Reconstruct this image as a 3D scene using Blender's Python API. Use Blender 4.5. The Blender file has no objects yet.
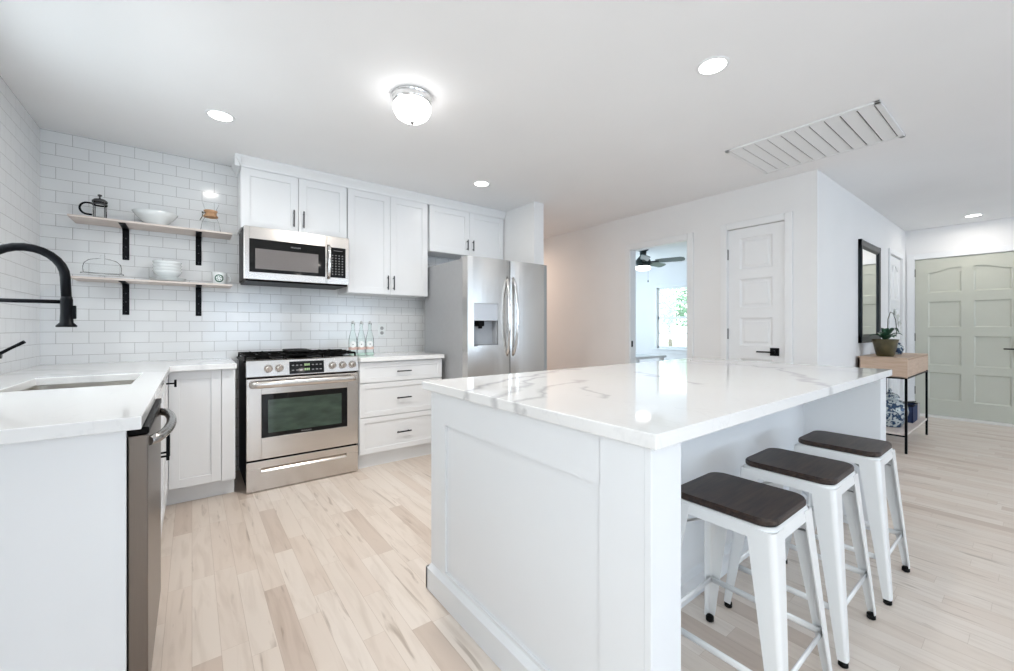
import bpy, bmesh, math, random
from mathutils import Vector, Matrix
random.seed(7)
PI = math.pi
sc = bpy.context.scene
COL = sc.collection

# ---------------------------------------------------------------- camera
F_PX = 410.5
cam_d = bpy.data.cameras.new('camera'); cam = bpy.data.objects.new('camera', cam_d); COL.objects.link(cam)
cam_d.sensor_fit = 'HORIZONTAL'; cam_d.sensor_width = 36; cam_d.lens = F_PX / 1014 * 36
cam_d.shift_y = -7.5 / 1014
cam_d.clip_start = 0.02
cam.location = (0, 0, 1.15)
cam.rotation_euler = (PI / 2, 0, -math.atan2(315, 410.5))
sc.camera = cam
# ---------------------------------------------------------------- world, light, exposure
sc.view_settings.view_transform = 'Standard'; sc.view_settings.look = 'None'
sc.view_settings.exposure = 0.52; sc.view_settings.gamma = 1; sc.view_settings.use_curve_mapping = False
w = bpy.data.worlds.new('sky'); sc.world = w; w.use_nodes = True
wn = w.node_tree; bg = wn.nodes['Background']
bg.inputs[0].default_value = (.84, .92, 1, 1); bg.inputs[1].default_value = 2.6

def area(name, loc, rot, sx, sy, power, color=(1, 1, 1), shape='RECTANGLE'):
    l = bpy.data.lights.new(name, 'AREA'); l.shape = shape; l.size = sx
    if shape == 'RECTANGLE': l.size_y = sy
    l.energy = power; l.color = color
    o = bpy.data.objects.new(name, l); COL.objects.link(o); o.location = loc; o.rotation_euler = rot
    return o
DAY = (.92, .96, 1.0)
DAYR = (.54, .73, 1.0)
area('daylight_rear_window', (1.2, -5.90, 1.35), (PI / 2 - .22, 0, 0), 1.75, 1.45, 20, DAYR)
area('daylight_rear_window', (3.9, -5.90, 1.35), (PI / 2 - .22, 0, 0), 1.75, 1.45, 20, DAYR)
area('daylight_rear_window', (6.3, -5.90, 1.35), (PI / 2 - .22, 0, 0), 1.35, 1.45, 17, DAYR)
area('daylight_sink_window', (-.70, 2.42, 1.66), (0, -PI / 2 + .5, 0), .95, .95, 4, DAY)
area('daylight_living_window', (-.55, -1.1, 1.4), (0, -PI / 2 + .4, 0), 1.3, 1.75, 18, DAY)
area('bedroom_fill_light', (5.8, 6.0, 1.5), (-PI / 2, 0, 0), 1.7, 1.3, 40, (.66, .84, 1))  # unseen fill added to brighten the bedroom; this wall has no window

# ---------------------------------------------------------------- materials
MAT = {}
def mat(name, col, rough=.5, metal=0, spec=.5, emit=0, noise=0, nscale=20, bump=0, bscale=60, trans=0, ior=1.45, coat=0, aniso=0, stretch=None, alpha=1):
    if name in MAT: return MAT[name]
    m = bpy.data.materials.new(name); m.use_nodes = True; MAT[name] = m
    nt = m.node_tree; p = nt.nodes['Principled BSDF']
    p.inputs['Base Color'].default_value = (*col, 1); p.inputs['Roughness'].default_value = rough
    p.inputs['Metallic'].default_value = metal; p.inputs['Specular IOR Level'].default_value = spec
    p.inputs['IOR'].default_value = ior; p.inputs['Transmission Weight'].default_value = trans
    p.inputs['Coat Weight'].default_value = coat; p.inputs['Anisotropic'].default_value = aniso
    p.inputs['Alpha'].default_value = alpha
    if emit:
        p.inputs['Emission Color'].default_value = (*col, 1); p.inputs['Emission Strength'].default_value = emit
    if noise or bump or stretch:
        tc = nt.nodes.new('ShaderNodeTexCoord'); mp = nt.nodes.new('ShaderNodeMapping')
        if stretch: mp.inputs['Scale'].default_value = stretch
        nt.links.new(tc.outputs['Object'], mp.inputs[0])
        n = nt.nodes.new('ShaderNodeTexNoise'); n.inputs['Scale'].default_value = nscale; n.inputs['Detail'].default_value = 4
        nt.links.new(mp.outputs[0], n.inputs['Vector'])
        if noise:
            r = nt.nodes.new('ShaderNodeValToRGB')
            r.color_ramp.elements[0].position = .3; r.color_ramp.elements[1].position = .7
            r.color_ramp.elements[0].color = (*[c * (1 - noise) for c in col], 1)
            r.color_ramp.elements[1].color = (*[min(1, c * (1 + noise)) for c in col], 1)
            nt.links.new(n.outputs[0], r.inputs[0]); nt.links.new(r.outputs[0], p.inputs['Base Color'])
        if bump:
            n2 = nt.nodes.new('ShaderNodeTexNoise'); n2.inputs['Scale'].default_value = bscale
            nt.links.new(mp.outputs[0], n2.inputs['Vector'])
            b = nt.nodes.new('ShaderNodeBump'); b.inputs['Strength'].default_value = bump; b.inputs['Distance'].default_value = .002
            nt.links.new(n2.outputs[0], b.inputs['Height']); nt.links.new(b.outputs[0], p.inputs['Normal'])
    return m

PAINT = mat('wall_paint', (.84, .84, .84), .6, noise=.01, nscale=3, bump=.1, bscale=300)
CEIL = mat('ceiling_paint', (.90, .905, .915), .8, noise=.01, nscale=2, bump=.08, bscale=200)
TRIM = mat('trim_paint', (.84, .85, .86), .35, noise=.01, nscale=5)
CAB = mat('cabinet_lacquer', (.83, .84, .85), .3, noise=.008, nscale=4)
ISL = mat('island_paint', (.80, .82, .84), .38, noise=.008, nscale=4)
STEEL = mat('brushed_steel', (.61, .575, .54), .22, 1, noise=.03, nscale=14, stretch=(1, 1, 60))
STEELV = mat('brushed_steel_upright', (.61, .59, .565), .26, 1, noise=.03, nscale=14, stretch=(60, 60, 1))
STEELG = mat('grey_side_panel', (.38, .385, .395), .45, .1, noise=.02, nscale=30)
CHROME = mat('polished_steel', (.82, .82, .82), .1, 1)
SINKM = mat('sink_steel', (.66, .63, .58), .3, 1, noise=.05, nscale=10, stretch=(1, 20, 1))
BLACK = mat('black_metal', (.003, .0035, .005), .35, 0, .12, noise=.05, nscale=40)
IRON = mat('cast_iron', (.004, .004, .004), .6, 0, .1, bump=.3, bscale=250)
BGLASS = mat('black_glass', (.004, .004, .004), .04, 0, .35, noise=.05)
DARKPL = mat('black_enamel', (.003, .003, .003), .35, 0, .08, noise=.1)
PULL = mat('dark_pull_metal', (.045, .045, .05), .35, .8)
OVGL = mat('oven_window_glass', (.035, .06, .042), .05, 0, .8, noise=.3, nscale=9, stretch=(1, 1, 3))  # green tint painted in for the reflection of the outdoors
MWGL = mat('microwave_window_mesh', (.17, .155, .15), .12, 0, .6, noise=.05, nscale=300)
WHITE = mat('white_powder_coat', (.84, .85, .85), .28, .1, noise=.01)
RUBBER = mat('black_rubber', (.004, .004, .004), .6, 0, .2)
CERAM = mat('white_ceramic', (.80, .83, .83), .12, noise=.01)
LIGHTM = mat('lamp_glow', (1, .985, .96), .5, emit=7)
DOMEM = mat('opal_glass_glow', (1, .985, .97), .3, emit=5)
SAGE = mat('sage_door_paint', (.57, .58, .505), .42, noise=.015, nscale=6)
GLASSW = mat('clear_glass', (.97, .99, .98), .02, trans=1, ior=1.35)
BOTTLE = mat('pale_green_glass', (.80, .94, .88), .03, trans=1, ior=1.3)
HINGE = mat('satin_hinge_metal', (.30, .30, .30), .35, .9)
DHINGE = mat('dark_hinge_metal', (.09, .09, .085), .4, .8)
BUTTON = mat('pale_printed_marks', (.30, .30, .30), .5)
GREENLED = mat('green_digits', (.30, .42, .22), .5, emit=.25)
MIRROR = mat('mirror_silver', (.88, .9, .88), .015, 1)
FRAMEB = mat('dark_mirror_frame', (.010, .016, .019), .3, 0, .2, noise=.3, nscale=12)
CLAY = mat('olive_glazed_pot', (.085, .07, .032), .35, noise=.35, nscale=14)
LEAF = mat('orchid_leaf_green', (.035, .10, .055), .35, noise=.2)
PETAL = mat('white_petals', (.60, .62, .58), .5)
STEM = mat('brown_green_stem', (.08, .075, .05), .5)
CORK = mat('wood_collar', (.52, .30, .16), .5, noise=.15, nscale=20)
FILTER = mat('white_filter_paper', (.40, .41, .41), .7)
NAVY = mat('navy_fabric', (.018, .035, .10), .7, noise=.2, nscale=60)
GREENP = mat('green_print', (.01, .10, .06), .5)
PINK = mat('pink_label_band', (.70, .50, .44), .5)
LABEL = mat('white_label', (.86, .88, .87), .5)
LAWN = mat('lawn_grass', (.42, .52, .36), .9, noise=.3, nscale=3)
BARK = mat('tree_bark', (.30, .26, .22), .9)
FOL = mat('tree_foliage', (.26, .42, .28), .8, noise=.4, nscale=4)
BRICKO = mat('outdoor_house_paint', (.6, .6, .58), .8, noise=.1)

def pane_mat():
    m = bpy.data.materials.new('window_glass'); m.use_nodes = True; nt = m.node_tree; nt.nodes.clear()
    o = nt.nodes.new('ShaderNodeOutputMaterial'); mx = nt.nodes.new('ShaderNodeMixShader'); mx.inputs[0].default_value = .06
    t = nt.nodes.new('ShaderNodeBsdfTransparent'); t.inputs[0].default_value = (.97, .99, .98, 1)
    g = nt.nodes.new('ShaderNodeBsdfGlossy'); g.inputs['Roughness'].default_value = .02
    nt.links.new(t.outputs[0], mx.inputs[1]); nt.links.new(g.outputs[0], mx.inputs[2]); nt.links.new(mx.outputs[0], o.inputs[0])
    return m
PANE = pane_mat()

def thin_glass(name, tint, fac):
    m = bpy.data.materials.new(name); m.use_nodes = True; nt = m.node_tree; nt.nodes.clear()
    o = nt.nodes.new('ShaderNodeOutputMaterial'); mx = nt.nodes.new('ShaderNodeMixShader')
    lw = nt.nodes.new('ShaderNodeLayerWeight'); lw.inputs[0].default_value = fac
    t = nt.nodes.new('ShaderNodeBsdfTransparent'); t.inputs[0].default_value = (*tint, 1)
    g = nt.nodes.new('ShaderNodeBsdfGlossy'); g.inputs['Roughness'].default_value = .03
    nt.links.new(lw.outputs['Fresnel'], mx.inputs[0])
    nt.links.new(t.outputs[0], mx.inputs[1]); nt.links.new(g.outputs[0], mx.inputs[2]); nt.links.new(mx.outputs[0], o.inputs[0])
    return m
TGLASS = thin_glass('thin_clear_glass', (.985, .99, .99), .035)
TBOTTLE = thin_glass('thin_pale_green_glass', (.93, .97, .955), .10)

def tile_mat(name, axis, x0, z0):
    m = bpy.data.materials.new(name); m.use_nodes = True; nt = m.node_tree; p = nt.nodes['Principled BSDF']; L = nt.links.new
    g = nt.nodes.new('ShaderNodeNewGeometry'); s = nt.nodes.new('ShaderNodeSeparateXYZ'); c = nt.nodes.new('ShaderNodeCombineXYZ')
    L(g.outputs['Position'], s.inputs[0])
    a = nt.nodes.new('ShaderNodeMath'); a.operation = 'SUBTRACT'; a.inputs[1].default_value = x0
    b = nt.nodes.new('ShaderNodeMath'); b.operation = 'SUBTRACT'; b.inputs[1].default_value = z0
    L(s.outputs[axis], a.inputs[0]); L(s.outputs[2], b.inputs[0]); L(a.outputs[0], c.inputs[0]); L(b.outputs[0], c.inputs[1])
    br = nt.nodes.new('ShaderNodeTexBrick'); br.offset = .5; br.inputs['Scale'].default_value = 1
    br.inputs['Brick Width'].default_value = .1545; br.inputs['Row Height'].default_value = .0775
    br.inputs['Mortar Size'].default_value = .0011; br.inputs['Mortar Smooth'].default_value = .25
    br.inputs['Color1'].default_value = (.80, .81, .81, 1); br.inputs['Color2'].default_value = (.785, .795, .80, 1)
    br.inputs['Mortar'].default_value = (.30, .295, .285, 1)
    L(c.outputs[0], br.inputs['Vector']); L(br.outputs['Color'], p.inputs['Base Color'])
    r = nt.nodes.new('ShaderNodeMapRange'); r.inputs['To Min'].default_value = .12; r.inputs['To Max'].default_value = .7
    L(br.outputs['Fac'], r.inputs[0]); L(r.outputs[0], p.inputs['Roughness'])
    n = nt.nodes.new('ShaderNodeTexNoise'); n.inputs['Scale'].default_value = 9
    L(c.outputs[0], n.inputs['Vector'])
    mm = nt.nodes.new('ShaderNodeMath'); mm.operation = 'MULTIPLY_ADD'; mm.inputs[1].default_value = -1
    L(br.outputs['Fac'], mm.inputs[0]); L(n.outputs[0], mm.inputs[2])
    bp = nt.nodes.new('ShaderNodeBump'); bp.inputs['Strength'].default_value = .5; bp.inputs['Distance'].default_value = .0015
    L(mm.outputs[0], bp.inputs['Height']); L(bp.outputs[0], p.inputs['Normal'])
    return m
TILEB = tile_mat('subway_tile_back', 0, -.634, 2.131 - .0775 * 40)
TILEL = tile_mat('subway_tile_left', 1, 3.95, 2.131 - .0775 * 40)

def floor_mat():
    m = bpy.data.materials.new('pale_oak_strip_floor'); m.use_nodes = True; nt = m.node_tree; p = nt.nodes['Principled BSDF']; L = nt.links.new
    g = nt.nodes.new('ShaderNodeNewGeometry'); s = nt.nodes.new('ShaderNodeSeparateXYZ'); L(g.outputs['Position'], s.inputs[0])
    def M(op, a=None, b=None, c=None):
        n = nt.nodes.new('ShaderNodeMath'); n.operation = op
        for i, v in enumerate((a, b, c)):
            if v is None: continue
            if isinstance(v, (int, float)): n.inputs[i].default_value = v
            else: L(v, n.inputs[i])
        return n.outputs[0]
    W = .083
    row = M('FLOOR', M('DIVIDE', s.outputs[0], W))
    wn_ = nt.nodes.new('ShaderNodeTexWhiteNoise'); wn_.noise_dimensions = '1D'; L(row, wn_.inputs['W'])
    y = M('ADD', M('DIVIDE', s.outputs[1], .60), M('MULTIPLY', wn_.outputs['Value'], 7))
    idx = M('FLOOR', y)
    wn2 = nt.nodes.new('ShaderNodeTexWhiteNoise'); wn2.noise_dimensions = '2D'
    cv = nt.nodes.new('ShaderNodeCombineXYZ'); L(row, cv.inputs[0]); L(idx, cv.inputs[1]); L(cv.outputs[0], wn2.inputs['Vector'])
    ramp = nt.nodes.new('ShaderNodeValToRGB'); e = ramp.color_ramp.elements
    e[0].position = 0; e[0].color = (.63, .52, .44, 1); e[1].position = 1; e[1].color = (.82, .735, .66, 1)
    a = ramp.color_ramp.elements.new(.12); a.color = (.745, .64, .555, 1)
    a = ramp.color_ramp.elements.new(.6); a.color = (.78, .69, .61, 1)
    L(wn2.outputs['Value'], ramp.inputs[0])
    # grain, stretched along each strip and offset strip by strip
    gv = nt.nodes.new('ShaderNodeCombineXYZ')
    L(M('MULTIPLY', s.outputs[0], 16), gv.inputs[0]); L(M('MULTIPLY', s.outputs[1], 1.6), gv.inputs[1]); L(M('MULTIPLY', wn2.outputs['Value'], 31), gv.inputs[2])
    n = nt.nodes.new('ShaderNodeTexNoise'); n.inputs['Scale'].default_value = 1.3; n.inputs['Detail'].default_value = 7; n.inputs['Distortion'].default_value = 1.2
    L(gv.outputs[0], n.inputs['Vector'])
    gr = nt.nodes.new('ShaderNodeValToRGB'); gr.color_ramp.elements[0].position = .30; gr.color_ramp.elements[0].color = (.88, .86, .84, 1)
    gr.color_ramp.elements[1].position = .52; gr.color_ramp.elements[1].color = (1, 1, 1, 1)
    L(n.outputs[0], gr.inputs[0])
    gv2 = nt.nodes.new('ShaderNodeCombineXYZ')
    L(M('MULTIPLY', s.outputs[0], 30), gv2.inputs[0]); L(M('MULTIPLY', s.outputs[1], 3.2), gv2.inputs[1]); L(M('MULTIPLY', wn2.outputs['Value'], 17), gv2.inputs[2])
    n2 = nt.nodes.new('ShaderNodeTexNoise'); n2.inputs['Scale'].default_value = .9; n2.inputs['Detail'].default_value = 4; n2.inputs['Distortion'].default_value = .6
    L(gv2.outputs[0], n2.inputs['Vector'])
    gr2 = nt.nodes.new('ShaderNodeValToRGB'); gr2.color_ramp.elements[0].position = .26; gr2.color_ramp.elements[0].color = (.66, .62, .58, 1)
    gr2.color_ramp.elements[1].position = .36; gr2.color_ramp.elements[1].color = (1, 1, 1, 1)
    L(n2.outputs[0], gr2.inputs[0])
    mx0 = nt.nodes.new('ShaderNodeMix'); mx0.data_type = 'RGBA'; mx0.blend_type = 'MULTIPLY'; mx0.inputs[0].default_value = 1
    L(ramp.outputs[0], mx0.inputs[6]); L(gr2.outputs[0], mx0.inputs[7])
    mx = nt.nodes.new('ShaderNodeMix'); mx.data_type = 'RGBA'; mx.blend_type = 'MULTIPLY'; mx.inputs[0].default_value = 1
    L(mx0.outputs[2], mx.inputs[6]); L(gr.outputs[0], mx.inputs[7])
    fx = M('FRACT', M('DIVIDE', s.outputs[0], W)); ex = M('MINIMUM', fx, M('SUBTRACT', 1, fx))
    fy = M('FRACT', y); ey = M('MULTIPLY', M('MINIMUM', fy, M('SUBTRACT', 1, fy)), 10)
    seam = M('LESS_THAN', M('MINIMUM', ex, ey), .011)
    mx2 = nt.nodes.new('ShaderNodeMix'); mx2.data_type = 'RGBA'; mx2.blend_type = 'MULTIPLY'
    L(M('MULTIPLY', seam, .55), mx2.inputs[0]); L(mx.outputs[2], mx2.inputs[6]); mx2.inputs[7].default_value = (.62, .56, .50, 1)
    L(mx2.outputs[2], p.inputs['Base Color'])
    p.inputs['Roughness'].default_value = .34; p.inputs['Specular IOR Level'].default_value = .45
    bp = nt.nodes.new('ShaderNodeBump'); bp.inputs['Strength'].default_value = .12; bp.inputs['Distance'].default_value = .001
    L(n.outputs[0], bp.inputs['Height']); L(bp.outputs[0], p.inputs['Normal'])
    return m
FLOORM = floor_mat()

def quartz(name, seed, strong=1.0, veins=()):
    m = bpy.data.materials.new(name); m.use_nodes = True; nt = m.node_tree; p = nt.nodes['Principled BSDF']; L = nt.links.new
    g = nt.nodes.new('ShaderNodeNewGeometry'); mp = nt.nodes.new('ShaderNodeMapping')
    mp.inputs['Location'].default_value = (seed, seed * .7, 0); mp.inputs['Rotation'].default_value = (0, 0, math.radians(38)); mp.inputs['Scale'].default_value = (1, .42, 1)
    L(g.outputs['Position'], mp.inputs[0])
    def vein(scale, width, dist, col0):
        n = nt.nodes.new('ShaderNodeTexNoise'); n.inputs['Scale'].default_value = scale; n.inputs['Detail'].default_value = 6
        n.inputs['Roughness'].default_value = .52; n.inputs['Distortion'].default_value = dist
        L(mp.outputs[0], n.inputs['Vector'])
        a = nt.nodes.new('ShaderNodeMath'); a.operation = 'SUBTRACT'; a.inputs[1].default_value = .5; L(n.outputs[0], a.inputs[0])
        b = nt.nodes.new('ShaderNodeMath'); b.operation = 'ABSOLUTE'; L(a.outputs[0], b.inputs[0])
        r = nt.nodes.new('ShaderNodeValToRGB'); r.color_ramp.elements[0].position = 0; r.color_ramp.elements[0].color = (*col0, 1)
        r.color_ramp.elements[1].position = width; r.color_ramp.elements[1].color = (1, 1, 1, 1)
        L(b.outputs[0], r.inputs[0]); return r.outputs[0]
    c_ = 1 - .42 * strong; v1 = vein(.95, .026, .7, (c_, c_, c_ + .01)); v2 = vein(2.7, .008, .9, (.84, .84, .85))
    # veins fade in and out
    n = nt.nodes.new('ShaderNodeTexNoise'); n.inputs['Scale'].default_value = 1.4; L(mp.outputs[0], n.inputs['Vector'])
    rr = nt.nodes.new('ShaderNodeValToRGB'); rr.color_ramp.elements[0].position = .36; rr.color_ramp.elements[1].position = .52; L(n.outputs[0], rr.inputs[0])
    x1 = nt.nodes.new('ShaderNodeMix'); x1.data_type = 'RGBA'; x1.blend_type = 'MULTIPLY'; x1.inputs[6].default_value = (.84, .84, .835, 1)
    L(rr.outputs[0], x1.inputs[0]); L(v1, x1.inputs[7])
    x2 = nt.nodes.new('ShaderNodeMix'); x2.data_type = 'RGBA'; x2.blend_type = 'MULTIPLY'; x2.inputs[0].default_value = .3
    L(x1.outputs[2], x2.inputs[6]); L(v2, x2.inputs[7]); last = x2.outputs[2]
    if veins:   # the slab's own bold veins, wandering along lines in the plane of the slab
        def VM(op, a, b=None, s_=None):
            n_ = nt.nodes.new('ShaderNodeVectorMath'); n_.operation = op
            for i_, v_ in enumerate((a, b)):
                if v_ is None: continue
                if isinstance(v_, tuple): n_.inputs[i_].default_value = v_
                else: L(v_, n_.inputs[i_])
            if s_ is not None: L(s_, n_.inputs['Scale'])
            return n_
        def MM(op, a, b=None, clamp=False):
            n_ = nt.nodes.new('ShaderNodeMath'); n_.operation = op; n_.use_clamp = clamp
            for i_, v_ in enumerate((a, b)):
                if v_ is None: continue
                if isinstance(v_, (int, float)): n_.inputs[i_].default_value = v_
                else: L(v_, n_.inputs[i_])
            return n_.outputs[0]
        nz = nt.nodes.new('ShaderNodeTexNoise'); nz.inputs['Scale'].default_value = 6; nz.inputs['Detail'].default_value = 5; L(g.outputs['Position'], nz.inputs['Vector'])
        off = VM('MULTIPLY', VM('SUBTRACT', nz.outputs['Color'], (.5, .5, .5)).outputs[0], (.24, .24, 0)).outputs[0]
        P_ = VM('MULTIPLY', VM('ADD', g.outputs['Position'], off).outputs[0], (1, 1, 0)).outputs[0]
        dist = None
        for pl in veins:
            for a_, b_ in zip(pl, pl[1:]):
                a3, ab = (a_[0], a_[1], 0), (b_[0] - a_[0], b_[1] - a_[1], 0)
                l2 = ab[0] ** 2 + ab[1] ** 2
                pa = VM('SUBTRACT', P_, a3).outputs[0]
                t_ = MM('MULTIPLY', VM('DOT_PRODUCT', pa, ab).outputs['Value'], 1 / l2, True)
                d_ = VM('LENGTH', VM('SUBTRACT', pa, VM('SCALE', ab, None, t_).outputs[0]).outputs[0]).outputs['Value']
                dist = d_ if dist is None else MM('MINIMUM', dist, d_)
        nw = nt.nodes.new('ShaderNodeTexNoise'); nw.inputs['Scale'].default_value = 3.5; L(g.outputs['Position'], nw.inputs['Vector'])
        wdt = MM('MULTIPLY', nw.outputs[0], .062)
        f_ = MM('SUBTRACT', 1, MM('DIVIDE', dist, wdt), True)
        x3 = nt.nodes.new('ShaderNodeMix'); x3.data_type = 'RGBA'; x3.blend_type = 'MULTIPLY'
        L(MM('MULTIPLY', f_, 1.1, True), x3.inputs[0]); L(last, x3.inputs[6]); x3.inputs[7].default_value = (.70, .70, .71, 1); last = x3.outputs[2]
    L(last, p.inputs['Base Color'])
    p.inputs['Roughness'].default_value = .07; p.inputs['Specular IOR Level'].default_value = .5
    return m
QUARTZ = quartz('white_veined_quartz', 8.6, .35)
QUARTZI = quartz('white_quartz_grey_veins', 6.7, .25, [
    [(.72, 1.27), (.80, 1.318), (1.13, 1.511), (1.434, 1.588), (1.801, 1.709)], [(.73, 1.08), (.936, 1.214), (1.101, 1.325), (1.394, 1.506)],
    [(.74, .96), (.979, 1.094), (1.167, 1.237), (1.415, 1.293)], [(2.919, 1.60), (2.764, .971), (2.29, .667), (1.90, .45)], [(1.248, 1.103), (1.113, .938)], [(1.931, 1.329), (1.72, .888)]])

def wood(name, c0, c1, rough, axis_scale, scale=5):
    m = bpy.data.materials.new(name); m.use_nodes = True; nt = m.node_tree; p = nt.nodes['Principled BSDF']; L = nt.links.new
    tc = nt.nodes.new('ShaderNodeTexCoord'); mp = nt.nodes.new('ShaderNodeMapping'); mp.inputs['Scale'].default_value = axis_scale
    L(tc.outputs['Object'], mp.inputs[0])
    n = nt.nodes.new('ShaderNodeTexNoise'); n.inputs['Scale'].default_value = scale; n.inputs['Detail'].default_value = 8; n.inputs['Distortion'].default_value = .8
    L(mp.outputs[0], n.inputs['Vector'])
    r = nt.nodes.new('ShaderNodeValToRGB'); r.color_ramp.elements[0].position = .3; r.color_ramp.elements[0].color = (*c0, 1)
    r.color_ramp.elements[1].position = .7; r.color_ramp.elements[1].color = (*c1, 1)
    L(n.outputs[0], r.inputs[0]); L(r.outputs[0], p.inputs['Base Color']); p.inputs['Roughness'].default_value = rough
    b = nt.nodes.new('ShaderNodeBump'); b.inputs['Strength'].default_value = .2; b.inputs['Distance'].default_value = .001
    L(n.outputs[0], b.inputs['Height']); L(b.outputs[0], p.inputs['Normal'])
    return m
DWOOD = wood('dark_stained_elm', (.010, .005, .004), (.050, .029, .021), .42, (3, 30, 30), 2.5)
OAK = wood('light_oak', (.50, .35, .25), (.62, .46, .35), .5, (4, 4, 60), 1.5)
SHELF = wood('whitewashed_pine', (.66, .57, .52), (.78, .70, .65), .5, (2, 25, 25), 2)

def blue_white():
    m = bpy.data.materials.new('blue_white_porcelain'); m.use_nodes = True; nt = m.node_tree; p = nt.nodes['Principled BSDF']; L = nt.links.new
    tc = nt.nodes.new('ShaderNodeTexCoord'); n = nt.nodes.new('ShaderNodeTexNoise'); n.inputs['Scale'].default_value = 22; n.inputs['Detail'].default_value = 3; n.inputs['Distortion'].default_value = 1.6
    L(tc.outputs['Object'], n.inputs['Vector'])
    r = nt.nodes.new('ShaderNodeValToRGB'); r.color_ramp.elements[0].position = .46; r.color_ramp.elements[0].color = (.02, .055, .12, 1)
    r.color_ramp.elements[1].position = .53; r.color_ramp.elements[1].color = (.50, .56, .57, 1)
    L(n.outputs[0], r.inputs[0]); L(r.outputs[0], p.inputs['Base Color']); p.inputs['Roughness'].default_value = .12
    return m
BLUEW = blue_white()

# ---------------------------------------------------------------- geometry helpers
ORI = {}
def tag(o, label=None, cat=None, group=None, kind=None):
    if label: o['label'] = label
    if cat: o['category'] = cat
    if group: o['group'] = group
    if kind: o['kind'] = kind
    return o
def thing(name, loc, label=None, cat=None, group=None, kind=None):
    o = bpy.data.objects.new(name, None); COL.objects.link(o); o.location = loc; o.empty_display_size = .1
    ORI[o.name] = Vector(loc)
    return tag(o, label, cat, group, kind)

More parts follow.
